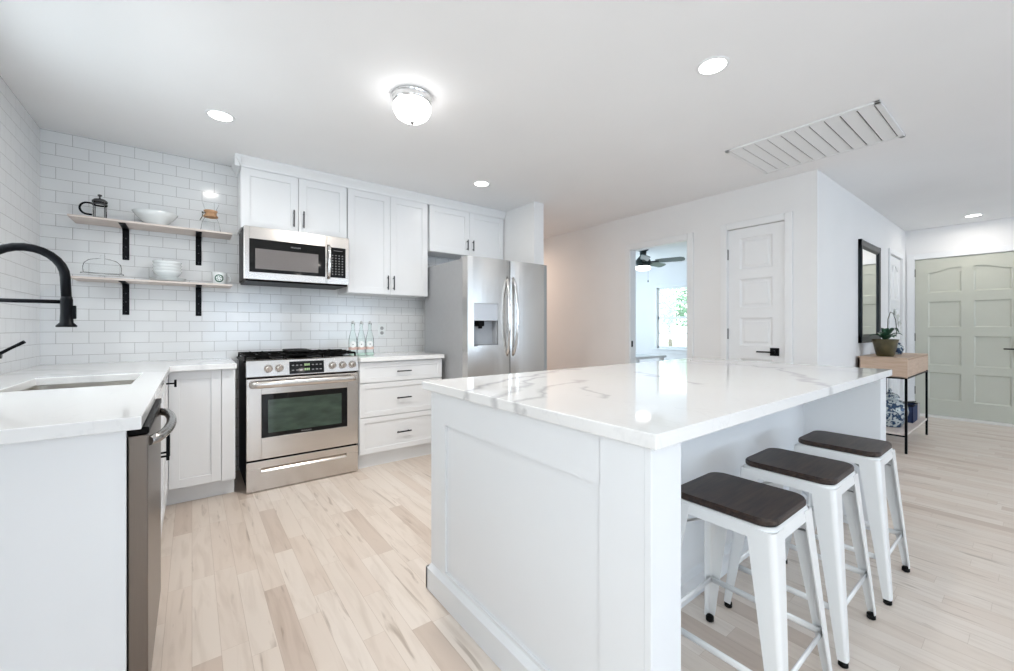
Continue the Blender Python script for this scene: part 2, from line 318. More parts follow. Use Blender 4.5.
class B:
    """collects shapes in world coordinates; build() links ONE mesh object"""
    def __init__(s, M=None): s.bm = bmesh.new(); s.M = M; s.mi = 0
    def _fin(s, verts, faces):
        for f in faces: f.material_index = s.mi
        if s.M is not None: bmesh.ops.transform(s.bm, matrix=s.M, verts=verts)
    def box(s, x0, x1, y0, y1, z0, z1, bev=0, seg=2):
        x0, x1 = min(x0, x1), max(x0, x1); y0, y1 = min(y0, y1), max(y0, y1); z0, z1 = min(z0, z1), max(z0, z1)
        m = Matrix.Translation(((x0 + x1) / 2, (y0 + y1) / 2, (z0 + z1) / 2)) @ Matrix.Diagonal((x1 - x0, y1 - y0, z1 - z0, 1))
        t = bmesh.new(); bmesh.ops.create_cube(t, size=1, matrix=m)
        if bev:
            bev = min(bev, .45 * min(x1 - x0, y1 - y0, z1 - z0))
            bmesh.ops.bevel(t, geom=t.edges[:], offset=bev, segments=seg, profile=.5, affect='EDGES')
        s._merge(t); return s
    def _merge(s, t):
        mp = {}; nv = []
        for v in t.verts: q = s.bm.verts.new(v.co); mp[v] = q; nv.append(q)
        nf = []
        for f in t.faces:
            try:
                q = s.bm.faces.new([mp[v] for v in f.verts]); q.smooth = f.smooth; nf.append(q)
            except ValueError: pass
        t.free(); s._fin(nv, nf)
    def cyl(s, c, r, h, axis='z', r2=None, seg=20, smooth=True, bev=0):
        t = bmesh.new(); r2 = r if r2 is None else r2
        bmesh.ops.create_cone(t, cap_ends=True, segments=seg, radius1=r, radius2=r2, depth=h)
        if bev: bmesh.ops.bevel(t, geom=[e for e in t.edges if abs(e.verts[0].co.z - e.verts[1].co.z) < 1e-6], offset=bev, segments=2, affect='EDGES')
        for f in t.faces: f.smooth = smooth and len(f.verts) <= 4
        R = {'z': Matrix(), 'x': Matrix.Rotation(PI / 2, 4, 'Y'), 'y': Matrix.Rotation(-PI / 2, 4, 'X')}[axis]
        bmesh.ops.transform(t, matrix=Matrix.Translation(c) @ R, verts=t.verts[:]); s._merge(t); return s
    def sphere(s, c, r, sc_=(1, 1, 1), seg=16):
        t = bmesh.new(); bmesh.ops.create_uvsphere(t, u_segments=seg, v_segments=max(6, seg // 2), radius=r)
        for f in t.faces: f.smooth = True
        bmesh.ops.transform(t, matrix=Matrix.Translation(c) @ Matrix.Diagonal((*sc_, 1)), verts=t.verts[:]); s._merge(t); return s
    def lathe(s, prof, c, seg=28, smooth=True):
        t = bmesh.new(); rings = []
        for r, z in prof:
            if r < 1e-5: rings.append([t.verts.new((c[0], c[1], c[2] + z))])
            else: rings.append([t.verts.new((c[0] + r * math.cos(2 * PI * k / seg), c[1] + r * math.sin(2 * PI * k / seg), c[2] + z)) for k in range(seg)])
        for a, b in zip(rings, rings[1:]):
            for k in range(seg):
                k2 = (k + 1) % seg
                if len(a) == 1 and len(b) == 1: continue
                if len(a) == 1: f = t.faces.new((a[0], b[k2], b[k]))
                elif len(b) == 1: f = t.faces.new((a[k], a[k2], b[0]))
                else: f = t.faces.new((a[k], a[k2], b[k2], b[k]))
                f.smooth = smooth
        s._merge(t); return s
    def tube(s, pts, r, seg=10, closed=False, flat=None):
        pts = [Vector(p) for p in pts]; n = len(pts); t = bmesh.new(); rings = []
        rs = r if isinstance(r, (list, tuple)) else [r] * n
        up = None
        for i, p in enumerate(pts):
            a = pts[i - 1] if (i > 0 or closed) else p; b = pts[(i + 1) % n] if (i < n - 1 or closed) else p
            d = (b - a).normalized()
            if up is None:
                up = Vector((0, 0, 1)) if abs(d.z) < .9 else Vector((0, 1, 0))
            u = (up - d * up.dot(d)).normalized(); v = d.cross(u); up = u
            fu, fv = flat if flat else (1, 1)
            rings.append([t.verts.new(p + (u * math.cos(2 * PI * k / seg) * fu + v * math.sin(2 * PI * k / seg) * fv) * rs[i]) for k in range(seg)])
        m = n if closed else n - 1
        for i in range(m):
            A, Bq = rings[i], rings[(i + 1) % n]
            for k in range(seg):
                f = t.faces.new((A[k], A[(k + 1) % seg], Bq[(k + 1) % seg], Bq[k])); f.smooth = True
        if not closed: t.faces.new(rings[0][::-1]); t.faces.new(rings[-1])
        bmesh.ops.recalc_face_normals(t, faces=t.faces[:])
        s._merge(t); return s
    def prism(s, poly, axis, a, b):
        """poly of 2D points extruded from a to b along axis ('x': poly=(y,z), 'y': poly=(x,z), 'z': poly=(x,y))"""
        t = bmesh.new()
        def P(q, h): return {'x': (h, q[0], q[1]), 'y': (q[0], h, q[1]), 'z': (q[0], q[1], h)}[axis]
        A = [t.verts.new(P(q, a)) for q in poly]; C = [t.verts.new(P(q, b)) for q in poly]; n = len(poly)
        t.faces.new(A); t.faces.new(C[::-1])
        for i in range(n): t.faces.new((A[i], C[i], C[(i + 1) % n], A[(i + 1) % n]))
        bmesh.ops.recalc_face_normals(t, faces=t.faces[:]); s._merge(t); return s
    def loft(s, secs, cap=True, n=6, smooth=True):
        """secs: (cx, cy, hx, hy, r, z) rounded rectangles"""
        t = bmesh.new(); rings = []
        for cx, cy, hx, hy, r, z in secs:
            ring = []
            for q, (sx, sy) in enumerate(((1, 1), (-1, 1), (-1, -1), (1, -1))):
                for k in range(n + 1):
                    a = q * PI / 2 + PI / 2 * k / n
                    ring.append(t.verts.new((cx + sx * (hx - r) + r * math.cos(a), cy + sy * (hy - r) + r * math.sin(a), z)))
            rings.append(ring)
        N = len(rings[0])
        for a, b in zip(rings, rings[1:]):
            for k in range(N):
                f = t.faces.new((a[k], a[(k + 1) % N], b[(k + 1) % N], b[k])); f.smooth = False
        if cap: t.faces.new(rings[0][::-1]); t.faces.new(rings[-1])
        bmesh.ops.recalc_face_normals(t, faces=t.faces[:]); s._merge(t); return s
    def quad(s, pts, smooth=False):
        vs = [s.bm.verts.new(p) for p in pts]; f = s.bm.faces.new(vs); f.smooth = smooth; s._fin(vs, [f]); return s
    def build(s, name, mats, parent=None, origin=None):
        bmesh.ops.remove_doubles(s.bm, verts=s.bm.verts[:], dist=1e-6)
        me = bpy.data.meshes.new(name); 
        org = ORI[parent.name] if parent is not None else Vector(origin if origin else (0, 0, 0))
        bmesh.ops.translate(s.bm, vec=-org, verts=s.bm.verts[:])
        s.bm.to_mesh(me); s.bm.free()
        if not isinstance(mats, (list, tuple)): mats = [mats]
        for m in mats: me.materials.append(m)
        o = bpy.data.objects.new(name, me); COL.objects.link(o)
        if parent is not None: o.parent = parent
        else: o.location = org
        ORI[o.name] = org
        return o
def bevel(o, w_=.003, seg=2):
    m = o.modifiers.new('bevel', 'BEVEL'); m.width = w_; m.segments = seg; m.limit_method = 'ANGLE'; m.angle_limit = math.radians(50)
    return o
def struct(o): o['kind'] = 'structure'; return o
def kids(o): return [c for c in bpy.data.objects if c.parent == o]
def copy_tree(o, parent=None):
    c = o.copy(); COL.objects.link(c)
    if parent is not None: c.parent = parent
    ORI[c.name] = ORI[o.name]
    for ch in [q for q in COL.objects if q.parent == o]: copy_tree(ch, c)
    return c
def text_mesh(name, txt, size, M, m, parent, ext=.0006):
    cu = bpy.data.curves.new(name, 'FONT'); cu.body = txt; cu.size = size; cu.extrude = ext; cu.align_x = 'CENTER'; cu.align_y = 'CENTER'
    t = bpy.data.objects.new(name, cu); COL.objects.link(t)
    dg = bpy.context.evaluated_depsgraph_get(); me = bpy.data.meshes.new_from_object(t.evaluated_get(dg))
    COL.objects.unlink(t); bpy.data.objects.remove(t)
    me.transform(Matrix.Translation(-ORI[parent.name]) @ M); me.materials.clear(); me.materials.append(m)
    o = bpy.data.objects.new(name, me); COL.objects.link(o); o.parent = parent; ORI[o.name] = ORI[parent.name]
    return o

# local face frames: x right as seen, y into the thing, z up
def face_front(yf): return Matrix.Translation((0, yf, 0))                                   # faces -Y
def face_east(xf): return Matrix(((0, -1, 0, xf), (1, 0, 0, 0), (0, 0, 1, 0), (0, 0, 0, 1)))     # faces +X, local x = world Y
def face_west(xf): return Matrix(((0, 1, 0, xf), (-1, 0, 0, 0), (0, 0, 1, 0), (0, 0, 0, 1)))     # faces -X, local x = -world Y

CEILZ = 2.445
# ---------------------------------------------------------------- the setting
struct(B().box(-.88, 7.72, -6.1, 6.3, -.08, 0).build('floor', FLOORM))
struct(B().box(-.88, 7.72, -6.1, 6.3, CEILZ, CEILZ + .1).build('ceiling', CEIL))
struct(B().box(-.88, 2.91, 3.95, 4.05, 0, CEILZ).build('wall_back', TILEB))
b = B()   # left wall with an opening above the sink and one by the living space
for y0, y1, z0, z1 in ((-6.0, -2.0, 0, CEILZ), (-2.0, -.2, 0, .7), (-2.0, -.2, 2.1, CEILZ), (-.2, 1.9, 0, CEILZ), (1.9, 2.94, 0, 1.13), (1.9, 2.94, 2.18, CEILZ), (2.94, 3.95, 0, CEILZ)):
    b.box(-.88, -.78, y0, y1, z0, z1)
struct(b.build('wall_left', TILEL))
b = B()
XS = [(-.78, .3), (2.1, 3.0), (4.8, 5.6), (7.0, 7.6)]
for a, c in XS: b.box(a, c, -6.1, -6.0, 0, CEILZ)
for a, c in ((.3, 2.1), (3.0, 4.8), (5.6, 7.0)): b.box(a, c, -6.1, -6.0, 0, .6); b.box(a, c, -6.1, -6.0, 2.1, CEILZ)
struct(b.build('wall_rear', PAINT))
b = B()   # wall with the doorway and the closet door
for y0, y1, z0, z1 in ((1.115, 1.345, 0, CEILZ), (1.345, 1.823, 2.078, CEILZ), (1.823, 2.215, 0, CEILZ), (2.215, 2.919, 2.06, CEILZ), (2.919, 6.2, 0, CEILZ)):
    b.box(4.045, 4.135, y0, y1, z0, z1)
struct(b.build('wall_east', PAINT))
b = B()
for x0, x1, z0, z1 in ((4.135, 6.645, 0, CEILZ), (6.645, 7.345, 2.045, CEILZ), (7.345, 7.6, 0, CEILZ)):
    b.box(x0, x1, 1.115, 1.235, z0, z1)
struct(b.build('wall_entry', PAINT))
b = B()
for y0, y1, z0, z1 in ((-6.0, .095, 0, CEILZ), (.095, 1.027, 2.05, CEILZ), (1.027, 3.88, 0, CEILZ), (3.88, 4.83, 0, .738), (3.88, 4.83, 1.97, CEILZ), (4.83, 6.2, 0, CEILZ)):
    b.box(7.6, 7.72, y0, y1, z0, z1)
struct(b.build('wall_front', PAINT))
struct(B().box(2.78, 2.91, 3.165, 3.95, 0, CEILZ).build('wall_partition', PAINT))
struct(B().box(2.81, 2.91, 4.05, 6.2, 0, CEILZ).build('wall_hallway', PAINT))
struct(B().box(2.81, 7.72, 6.2, 6.3, 0, CEILZ).build('wall_far', PAINT))

def baseboard(name, x0, x1, y0, y1):
    struct(bevel(B().box(x0, x1, y0, y1, 0, .10).build(name, TRIM), .004))
baseboard('baseboard_entry', 4.045, 6.57, 1.10, 1.115)
baseboard('baseboard_front', 7.585, 7.6, -6.0, .03)
baseboard('baseboard_east', 4.03, 4.045, 2.99, 6.2)
baseboard('baseboard_bedroom', 7.585, 7.6, 1.24, 6.2)

# crown and casings
b = B()
prof = [(0, 2.366), (-.006, 2.366), (-.009, 2.380), (-.018, 2.398), (-.032, 2.420), (-.038, 2.430), (-.038, 2.4445), (0, 2.4445)]
b.prism([(3.668 + d, z) for d, z in prof], 'x', .253, 2.778)
b.prism([(.290 + d, z) for d, z in prof], 'y', 3.632, 3.949)
struct(tag(b.build('trim_1', CAB), 'white crown moulding running along the tops of the upper cabinets'))

def casing(b, x0, x1, z1, wd=.06, th=.016):
    """local face frame: opening x0..x1 up to z1"""
    b.box(x0 - wd, x0, -th, 0, 0, z1 + wd, .004); b.box(x1, x1 + wd, -th, 0, 0, z1 + wd, .004); b.box(x0, x1, -th, 0, z1, z1 + wd, .004)
b = B(face_west(4.045)); casing(b, -2.919, -2.215, 2.06); b.M = None
b.box(4.04, 4.14, 2.213, 2.225, 0, 2.06); b.box(4.04, 4.14, 2.909, 2.921, 0, 2.06); b.box(4.04, 4.14, 2.213, 2.921, 2.05, 2.062)
b.M = face_east(4.135); casing(b, 2.215, 2.919, 2.06)
struct(b.build('trim_2', TRIM))

def panel_door(b, x0, x1, z0, z1, panels, y0=0, th=.035, arch=None, inset=.011, raised=True):
    """slab with recessed panels; panels: list of (px0,px1,pz0,pz1,arch) in one or two columns"""
    b.box(x0, x1, y0 + inset, y0 + th, z0, z1)                       # core at recess depth
    xs = sorted(set([x0, x1] + [p[0] for p in panels] + [p[1] for p in panels]))
    cols = sorted(set((p[0], p[1]) for p in panels))
    edges = [x0] + [v for c in cols for v in c] + [x1]
    for i in range(0, len(edges), 2): b.box(edges[i], edges[i + 1], y0, y0 + inset + .002, z0, z1)
    for c in cols:
        ps = sorted([p for p in panels if (p[0], p[1]) == c], key=lambda p: p[2])
        lo = z0
        for p in ps:
            b.box(c[0], c[1], y0, y0 + inset + .002, lo, p[2]); lo = p[3]
        top = ps[-1]
        if top[4]:                                                    # arched head, +1 rises to the right, -1 to the left, 2 symmetric
            n = 12; w0, w1 = c; pts = []
            for k in range(n + 1):
                u = k / n
                if top[4] == 2: hgt = math.sin(PI * u)
                elif top[4] == 1: hgt = .5 - .5 * math.cos(PI * min(1, u * 1.25))
                else: hgt = .5 - .5 * math.cos(PI * min(1, (1 - u) * 1.25))
                pts.append((w0 + (w1 - w0) * u, top[3] - .055 * (1 - hgt)))
            b.prism(pts + [(w1, z1), (w0, z1)], 'y', y0, y0 + inset + .002)
        else: b.box(c[0], c[1], y0, y0 + inset + .002, lo, z1)
        for p in ps:                                                  # sloped moulding round each panel
            mw_ = .016
            o_ = [(p[0], p[2]), (p[1], p[2]), (p[1], p[3] - (.055 if p[4] else 0)), (p[0], p[3] - (.055 if p[4] else 0))]
            i_ = [(p[0] + mw_, p[2] + mw_), (p[1] - mw_, p[2] + mw_), (p[1] - mw_, o_[2][1] - (0 if p[4] else mw_)), (p[0] + mw_, o_[3][1] - (0 if p[4] else mw_))]
            t = bmesh.new(); A = [t.verts.new((x, y0 - .0005, z)) for x, z in o_]; C = [t.verts.new((x, y0 + inset + .0005, z)) for x, z in i_]
            for k in range(4):
                if p[4] and k == 2: continue
                t.faces.new((A[k], A[(k + 1) % 4], C[(k + 1) % 4], C[k]))
            b._merge(t)
        if raised:
            for p in ps:
                i = .03; zt = p[3] - i - (.055 if p[4] else 0)
                t = bmesh.new()
                q0 = [(p[0] + i, p[2] + i), (p[1] - i, p[2] + i), (p[1] - i, zt), (p[0] + i, zt)]
                q1 = [(p[0] + i + .012, p[2] + i + .012), (p[1] - i - .012, p[2] + i + .012), (p[1] - i - .012, zt - .012), (p[0] + i + .012, zt - .012)]
                A = [t.verts.new((x, y0 + inset, z)) for x, z in q0]; C = [t.verts.new((x, y0 + .004, z)) for x, z in q1]
                t.faces.new(C)
                for k in range(4): t.faces.new((A[k], A[(k + 1) % 4], C[(k + 1) % 4], C[k]))
                bmesh.ops.recalc_face_normals(t, faces=t.faces[:])
                b._merge(t)

def shaker(b, x0, x1, z0, z1, rail=.058, th=.02, inset=.009):
    b.box(x0, x1, inset, th, z0, z1)
    b.box(x0, x0 + rail, 0, inset + .001, z0, z1, .0015, 1); b.box(x1 - rail, x1, 0, inset + .001, z0, z1, .0015, 1)
    b.box(x0 + rail - .001, x1 - rail + .001, 0, inset + .001, z1 - rail, z1, .0015, 1); b.box(x0 + rail - .001, x1 - rail + .001, 0, inset + .001, z0, z0 + rail, .0015, 1)

# closet door (local x = -Y)
d1 = thing('door_1', (4.045, 1.584, 0), kind='structure')
b = B(face_west(4.058)); panel_door(b, -1.82, -1.348, .012, 2.074, [(-1.72, -1.445, z0, z1, 0) for z0, z1 in ((1.69, 1.985), (1.335, 1.605), (.985, 1.245), (.60, .87), (.20, .48))])
b.build('door_leaf', TRIM, d1)
b = B(face_west(4.045)); casing(b, -1.823, -1.345, 2.078); b.M = None
for y in ((1.823, 1.8205), (1.345, 1.3475)): b.box(4.05, 4.13, y[0], y[1], 0, 2.078)
b.build('casing', TRIM, d1)
for z in (1.845, 1.095, .3):
    B().box(4.038, 4.06, 1.816, 1.828, z - .05, z + .05, .002).build('hinge', HINGE, d1)
b = B(); b.box(4.046, 4.058, 1.392, 1.462, .905, .975, .002); b.cyl((4.03, 1.427, .94), .011, .04, 'x'); b.box(4.008, 4.02, 1.42, 1.56, .931, .944, .003)
b.build('door_handle', BLACK, d1)
B().box(4.048, 4.062, 1.3465, 1.3485, .90, .98).build('latch_plate', BLACK, d1)

# hallway door with arched panels on the entry wall
d2 = thing('door_2', (6.995, 1.115, 0), kind='structure')
b = B(face_front(1.128)); panel_door(b, 6.648, 7.342, .012, 2.04, [(6.75, 6.955, 1.50, 1.93, 1), (7.035, 7.24, 1.50, 1.93, -1)] + [(a, c, z0, z1, 0) for a, c in ((6.75, 6.955), (7.035, 7.24)) for z0, z1 in ((1.10, 1.40), (.66, 1.0), (.2, .56))])
b.build('door_leaf', TRIM, d2)
b = B(face_front(1.115)); casing(b, 6.645, 7.345, 2.045); b.build('casing', TRIM, d2)
for z in (1.86, 1.03, .3): B().box(6.642, 6.655, 1.11, 1.13, z - .045, z + .045).build('hinge', HINGE, d2)

# front door, sage (local x = -Y)
d3 = thing('door_3', (7.6, .56, 0), kind='structure')
b = B(face_west(7.606))
cols = ((-.905, -.612), (-.508, -.213))
pan = [(cols[0][0], cols[0][1], 1.606, 1.915, 1), (cols[1][0], cols[1][1], 1.606, 1.915, -1)]
for c in cols:
    for z0, z1 in ((1.16, 1.492), (.672, 1.05), (.226, .58)): pan.append((c[0], c[1], z0, z1, 0))
panel_door(b, -1.024, -.098, .03, 2.046, pan, th=.045, inset=.014, raised=False)
tag(b.build('door_leaf', SAGE, d3), 'sage green panelled door leaf')
b = B(face_west(7.6)); casing(b, -1.027, -.095, 2.05, wd=.075); b.build('casing', TRIM, d3)
B().box(7.55, 7.72, .095, 1.027, 0, .028, .004).build('threshold', mat('white_threshold', (.82, .8, .77), .4), d3)
for z in (1.875, 1.03, .33): B().box(7.592, 7.612, 1.02, 1.03, z - .05, z + .05).build('hinge', DHINGE, d3)
b = B(); b.box(7.59, 7.606, .135, .19, .82, 1.0, .003); b.cyl((7.57, .163, .905), .012, .05, 'x'); b.box(7.545, 7.558, .155, .275, .897, .912, .003)
b.build('door_handle', BLACK, d3)

# windows
def window(name, M, x0, x1, z0, z1, rows=4, cols=1, jamb=.10):
    root = thing(name, tuple(M @ Vector(((x0 + x1) / 2, 0, z0))), kind='structure')
    b = B(M); th = .016; wd = .07
    b.box(x0 - wd, x0, -th, 0, z0 - .02, z1 + wd, .003); b.box(x1, x1 + wd, -th, 0, z0 - .02, z1 + wd, .003); b.box(x0, x1, -th, 0, z1, z1 + wd, .003)
    b.box(x0 - wd - .02, x1 + wd + .02, -.05, .02, z0 - .03, z0, .004); b.box(x0 - wd, x1 + wd, -.014, 0, z0 - .10, z0 - .03, .003)
    b.build('window_casing', TRIM, root)
    b = B(M); fw = .028
    for a, c, p, q in ((x0, x0 + fw, z0, z1), (x1 - fw, x1, z0, z1), (x0, x1, z0, z0 + .04), (x0, x1, z1 - fw, z1)): b.box(a, c, .03, .075, p, q)
    zm = (z0 + z1) / 2; b.box(x0, x1, .03, .075, zm - .026, zm + .026)
    for k in range(1, rows):
        z = z0 + (z1 - z0) * k / rows
        if abs(z - zm) > .01: b.box(x0, x1, .045, .06, z - .012, z + .012)
    for k in range(1, cols):
        x = x0 + (x1 - x0) * k / cols; b.box(x - .008, x + .008, .045, .06, z0, z1)
    b.build('window_sash', TRIM, root)
    B(M).box(x0 + .01, x1 - .01, .050, .054, z0 + .01, z1 - .01).build('window_pane', PANE, root)
    return root
def face_rev(yf): return Matrix(((-1, 0, 0, 0), (0, -1, 0, yf), (0, 0, 1, 0), (0, 0, 0, 1)))
window('window_1', face_west(7.6), -4.83, -3.88, .738, 1.97)
window('window_2', face_rev(-6.0), -2.1, -.3, .6, 2.1, cols=2)
window('window_3', face_rev(-6.0), -4.8, -3.0, .6, 2.1, cols=2)
window('window_4', face_rev(-6.0), -7.0, -5.6, .6, 2.1, cols=2)
window('window_5', face_east(-.78), 1.9, 2.94, 1.13, 2.18)
window('window_6', face_east(-.78), -2.0, -.2, .7, 2.1)

# ---------------------------------------------------------------- outdoors seen through the bedroom window
struct(B().box(7.8, 40, -20, 40, -.5, -.3).build('lawn', LAWN))
def tree(x, y, h, label, spread=1.1, nl=1400, seed=1):
    rnd = random.Random(seed)
    t = thing('garden_tree', (x, y, -.3), label, 'tree', 'young trees on the lawn outside')
    b = B(); b.tube([(x, y, -.31), (x + .05, y, .4), (x - .02, y + .03, h * .5), (x + .04, y, h * .8)], [.09, .07, .055, .02], 8)
    for k in range(7):
        a = k * 2.4; z = h * (.38 + .07 * k)
        b.tube([(x, y, z), (x + .45 * spread * math.cos(a), y + .45 * spread * math.sin(a), z + .35)], [.03, .01], 6)
    b.build('trunk', BARK, t)
    b = B()
    for k in range(nl):
        while True:
            p = Vector((rnd.uniform(-1, 1), rnd.uniform(-1, 1), rnd.uniform(-1, 1)))
            if p.length < 1: break
        c = Vector((x, y, h * .72)) + Vector((p.x * spread, p.y * spread, p.z * h * .33)) 
        u = Vector((rnd.gauss(0, 1), rnd.gauss(0, 1), rnd.gauss(0, 1))).normalized(); v = u.orthogonal().normalized(); s = rnd.uniform(.05, .10)
        b.quad([c - u * s, c - v * s * .6, c + u * s, c + v * s * .6])
    b.build('foliage', FOL, t)
tree(13.4, 8.0, 2.6, 'slim young tree centred in the bedroom window view', .85, 700, 3)
tree(21, 11.2, 4.6, 'taller leafy tree farther across the lawn beyond the window', 2.2, 900, 5)

# ---------------------------------------------------------------- ceiling fittings
def downlight(x, y, label, power=1.5):
    t = thing('recessed_light', (x, y, CEILZ), label, 'ceiling light', 'recessed ceiling lights')
    b = B(); b.lathe([(.060, -.001), (.062, -.004), (.074, -.004), (.077, -.001), (.077, 0)], (x, y, CEILZ)); b.build('trim_ring', TRIM, t)
    b = B(); b.cyl((x, y, CEILZ - .002), .061, .003, 'z', seg=28); b.build('lens', LIGHTM, t)
    area('downlight_beam', (x, y, CEILZ - .012), (0, 0, 0), .11, .11, power, (1, .94, .87), 'DISK')
    return t
downlight(.138, 3.05, 'round recessed ceiling light above the open shelves and stove side')
downlight(2.06, 3.06, 'round recessed ceiling light in front of the refrigerator cabinets')
downlight(2.04, .99, 'round recessed ceiling light over the island, nearest to the camera', 3)
downlight(7.13, .48, 'round recessed ceiling light in the entry before the green door', 3.0)
for x_, y_, l_ in ((.14, .99, 'added unseen recessed light over the kitchen aisle'), (.14, -1.9, 'added unseen recessed light at the living end, near the left wall'), (2.04, -1.9, 'added unseen recessed light behind the stools'), (4.6, -.9, 'added unseen recessed light between island and entry'), (2.04, -3.8, 'added unseen recessed light by the first rear window'), (5.6, -3.6, 'added unseen recessed light by the far rear windows')):
    downlight(x_, y_, l_, 1.1 if x_ < 4 else 4.5)  # out-of-view ceiling lights added for more light from overhead
tl = downlight(3.47, 5.0, 'round recessed light in the hallway beyond the refrigerator')
area('hall_lamp_light', (3.45, 4.9, 2.3), (0, 0, 0), .3, .3, 7, (1, .70, .52))

t = thing('flush_dome_light', (.975, 2.14, CEILZ), 'lit white glass dome ceiling light with polished metal rim', 'ceiling light')
b = B(); b.lathe([(0, 0), (.105, 0), (.108, -.012), (.098, -.018), (.106, -.028), (.106, -.04), (.099, -.05), (.09, -.05), (.09, -.04)], (.975, 2.14, CEILZ), 36)
b.build('metal_rim', CHROME, t)
b = B(); b.lathe([(.097, -.046), (.104, -.062), (.102, -.085), (.088, -.112), (.06, -.132), (.03, -.142), (0, -.145)], (.975, 2.14, CEILZ), 36); b.build('glass_dome', DOMEM, t)
b = B(); b.lathe([(0, -.143), (.012, -.144), (.012, -.15), (.006, -.158), (0, -.16)], (.975, 2.14, CEILZ), 16); b.build('finial', HINGE, t)
area('dome_lamp_light', (.975, 2.14, CEILZ - .168), (0, 0, 0), .2, .2, 13, (1, .95, .89), 'DISK')

# return-air vent
vx0, vx1, vy0, vy1 = 3.09, 3.80, .557, 1.41
t = thing('ceiling_vent', ((vx0 + vx1) / 2, (vy0 + vy1) / 2, CEILZ), 'large white slatted air vent in the ceiling', 'vent')
b = B()
for a, c, p, q in ((vx0, vx0 + .03, vy0, vy1), (vx1 - .03, vx1, vy0, vy1), (vx0, vx1, vy0, vy0 + .03), (vx0, vx1, vy1 - .03, vy1)): b.box(a, c, p, q, CEILZ - .012, CEILZ, .003)
b.build('vent_frame', TRIM, t)
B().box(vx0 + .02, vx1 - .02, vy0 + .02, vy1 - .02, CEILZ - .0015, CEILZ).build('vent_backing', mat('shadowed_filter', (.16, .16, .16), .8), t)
n = 10; step = (vy1 - vy0 - .06) / n
for k in range(n):
    y = vy0 + .03 + k * step
    b = B(); b.prism([(y + .006, CEILZ - .004), (y + step - .003, CEILZ - .010), (y + step - .003, CEILZ - .0125), (y + .006, CEILZ - .0065)], 'x', vx0 + .03, vx1 - .03)
    b.build('slat', TRIM, t)

# ---------------------------------------------------------------- handles
def pull_v(M, x, z0, z1, parent, m=PULL, r=.005, out=.028):
    b = B(M); b.box(x - r, x + r, -out - r, -out + r, z0, z1, .0015, 1)
    L_ = z1 - z0
    for z in (z0 + L_ * .15, z1 - L_ * .15): b.cyl((x, -out / 2, z), r * .8, out, 'y', seg=8)
    return b.build('handle', m, parent)
def pull_h(M, x0, x1, z, parent, m=PULL, r=.005, out=.028):
    b = B(M); b.box(x0, x1, -out - r, -out + r, z - r, z + r, .0015, 1)
    for x in (x0 + (x1 - x0) * .15, x1 - (x1 - x0) * .15): b.cyl((x, -out / 2, z), r * .8, out, 'y', seg=8)
    return b.build('handle', m, parent)

# ---------------------------------------------------------------- upper cabinets
YU = 3.67
def upper(name, x0, x1, z0, split, label, hz0, hz1, hx, ztop=2.368, yb=3.949):
    t = thing(name, ((x0 + x1) / 2, yb, z0), label, 'cabinet', 'white upper cabinets')
    b = B(); b.box(x0, x1, YU + .021, yb, z0, 2.40); b.build('body', CAB, t)
    M = face_front(YU)
    for (a, c, h) in ((x0 + .003, split - .0015, split - hx), (split + .0015, x1 - .003, split + hx)):
        b = B(M); shaker(b, a, c, z0 + .002, ztop - .002); d = b.build('door', CAB, t)
        pull_v(M, h, hz0, hz1, d)
    return t
upper('upper_cabinet', .290, 1.067, 1.909, .685, 'white two-door upper cabinet above the microwave', 1.96, 2.095, .036)
upper('upper_cabinet', 1.072, 1.838, 1.458, 1.455, 'tall white two-door upper cabinet right of the microwave', 1.50, 1.63, .028)
upper('upper_cabinet', 1.853, 2.772, 1.909, 2.320, 'white two-door upper cabinet above the refrigerator', 1.96, 2.07, .035)

# ---------------------------------------------------------------- microwave
mw = thing('microwave', (.67, 3.949, 1.50), 'stainless over-range microwave with black glass door and keypad', 'microwave')
b = B(); b.box(.302, 1.045, 3.575, 3.949, 1.515, 1.903); b.build('body', DARKPL, mw)
M = face_front(3.55)
b = B(M)
b.box(.300, .335, 0, .025, 1.512, 1.902, .003); b.box(.335, .862, 0, .025, 1.812, 1.902, .002); b.box(.335, .862, 0, .025, 1.512, 1.566, .002); b.box(.862, .872, 0, .025, 1.512, 1.902, .001)
dm = b.build('door', STEEL, mw)
b = B(M); b.box(.333, .863, .003, .024, 1.564, 1.814); b.build('door_glass', BGLASS, dm)
b = B(M); b.box(.372, .808, .0015, .004, 1.592, 1.742); b.build('window', MWGL, dm)
b = B(M); n = 10
b.tube([(.886, -.005 - .033 * math.sin(PI * k / n) ** .6 if 0 < k < n else 0, 1.555 + .27 * k / n) for k in range(n + 1)], .011, 10, flat=(1, 1.2)); b.build('handle', CHROME, dm)
b = B(M); b.box(.874, 1.047, 0, .025, 1.812, 1.902, .002); b.box(.874, 1.047, 0, .025, 1.512, 1.566, .002); b.box(1.02, 1.047, 0, .025, 1.566, 1.812, .001); b.box(.874, .9, 0, .025, 1.566, 1.812, .001)
b.build('control_panel', STEEL, mw)
b = B(M); b.box(.899, 1.021, .001, .022, 1.565, 1.813); kp = b.build('keypad', BGLASS, mw)
b = B(M)
for i in range(4):
    for j in range(8):
        b.box(.912 + i * .026, .921 + i * .026, 0, .0012, 1.59 + j * .022, 1.597 + j * .022)
b.box(.925, .995, 0, .0012, 1.785, 1.788); b.build('key_marks', BUTTON, kp)
b = B(); b.box(.31, 1.04, 3.565, 3.94, 1.498, 1.516, .003); b.build('underside_grille', DARKPL, mw)
text_mesh('maker_mark', 'FRIGIDAIRE', .014, Matrix.Translation((.645, 3.5525, 1.775)) @ Matrix.Rotation(PI / 2, 4, 'X'), BUTTON, dm)

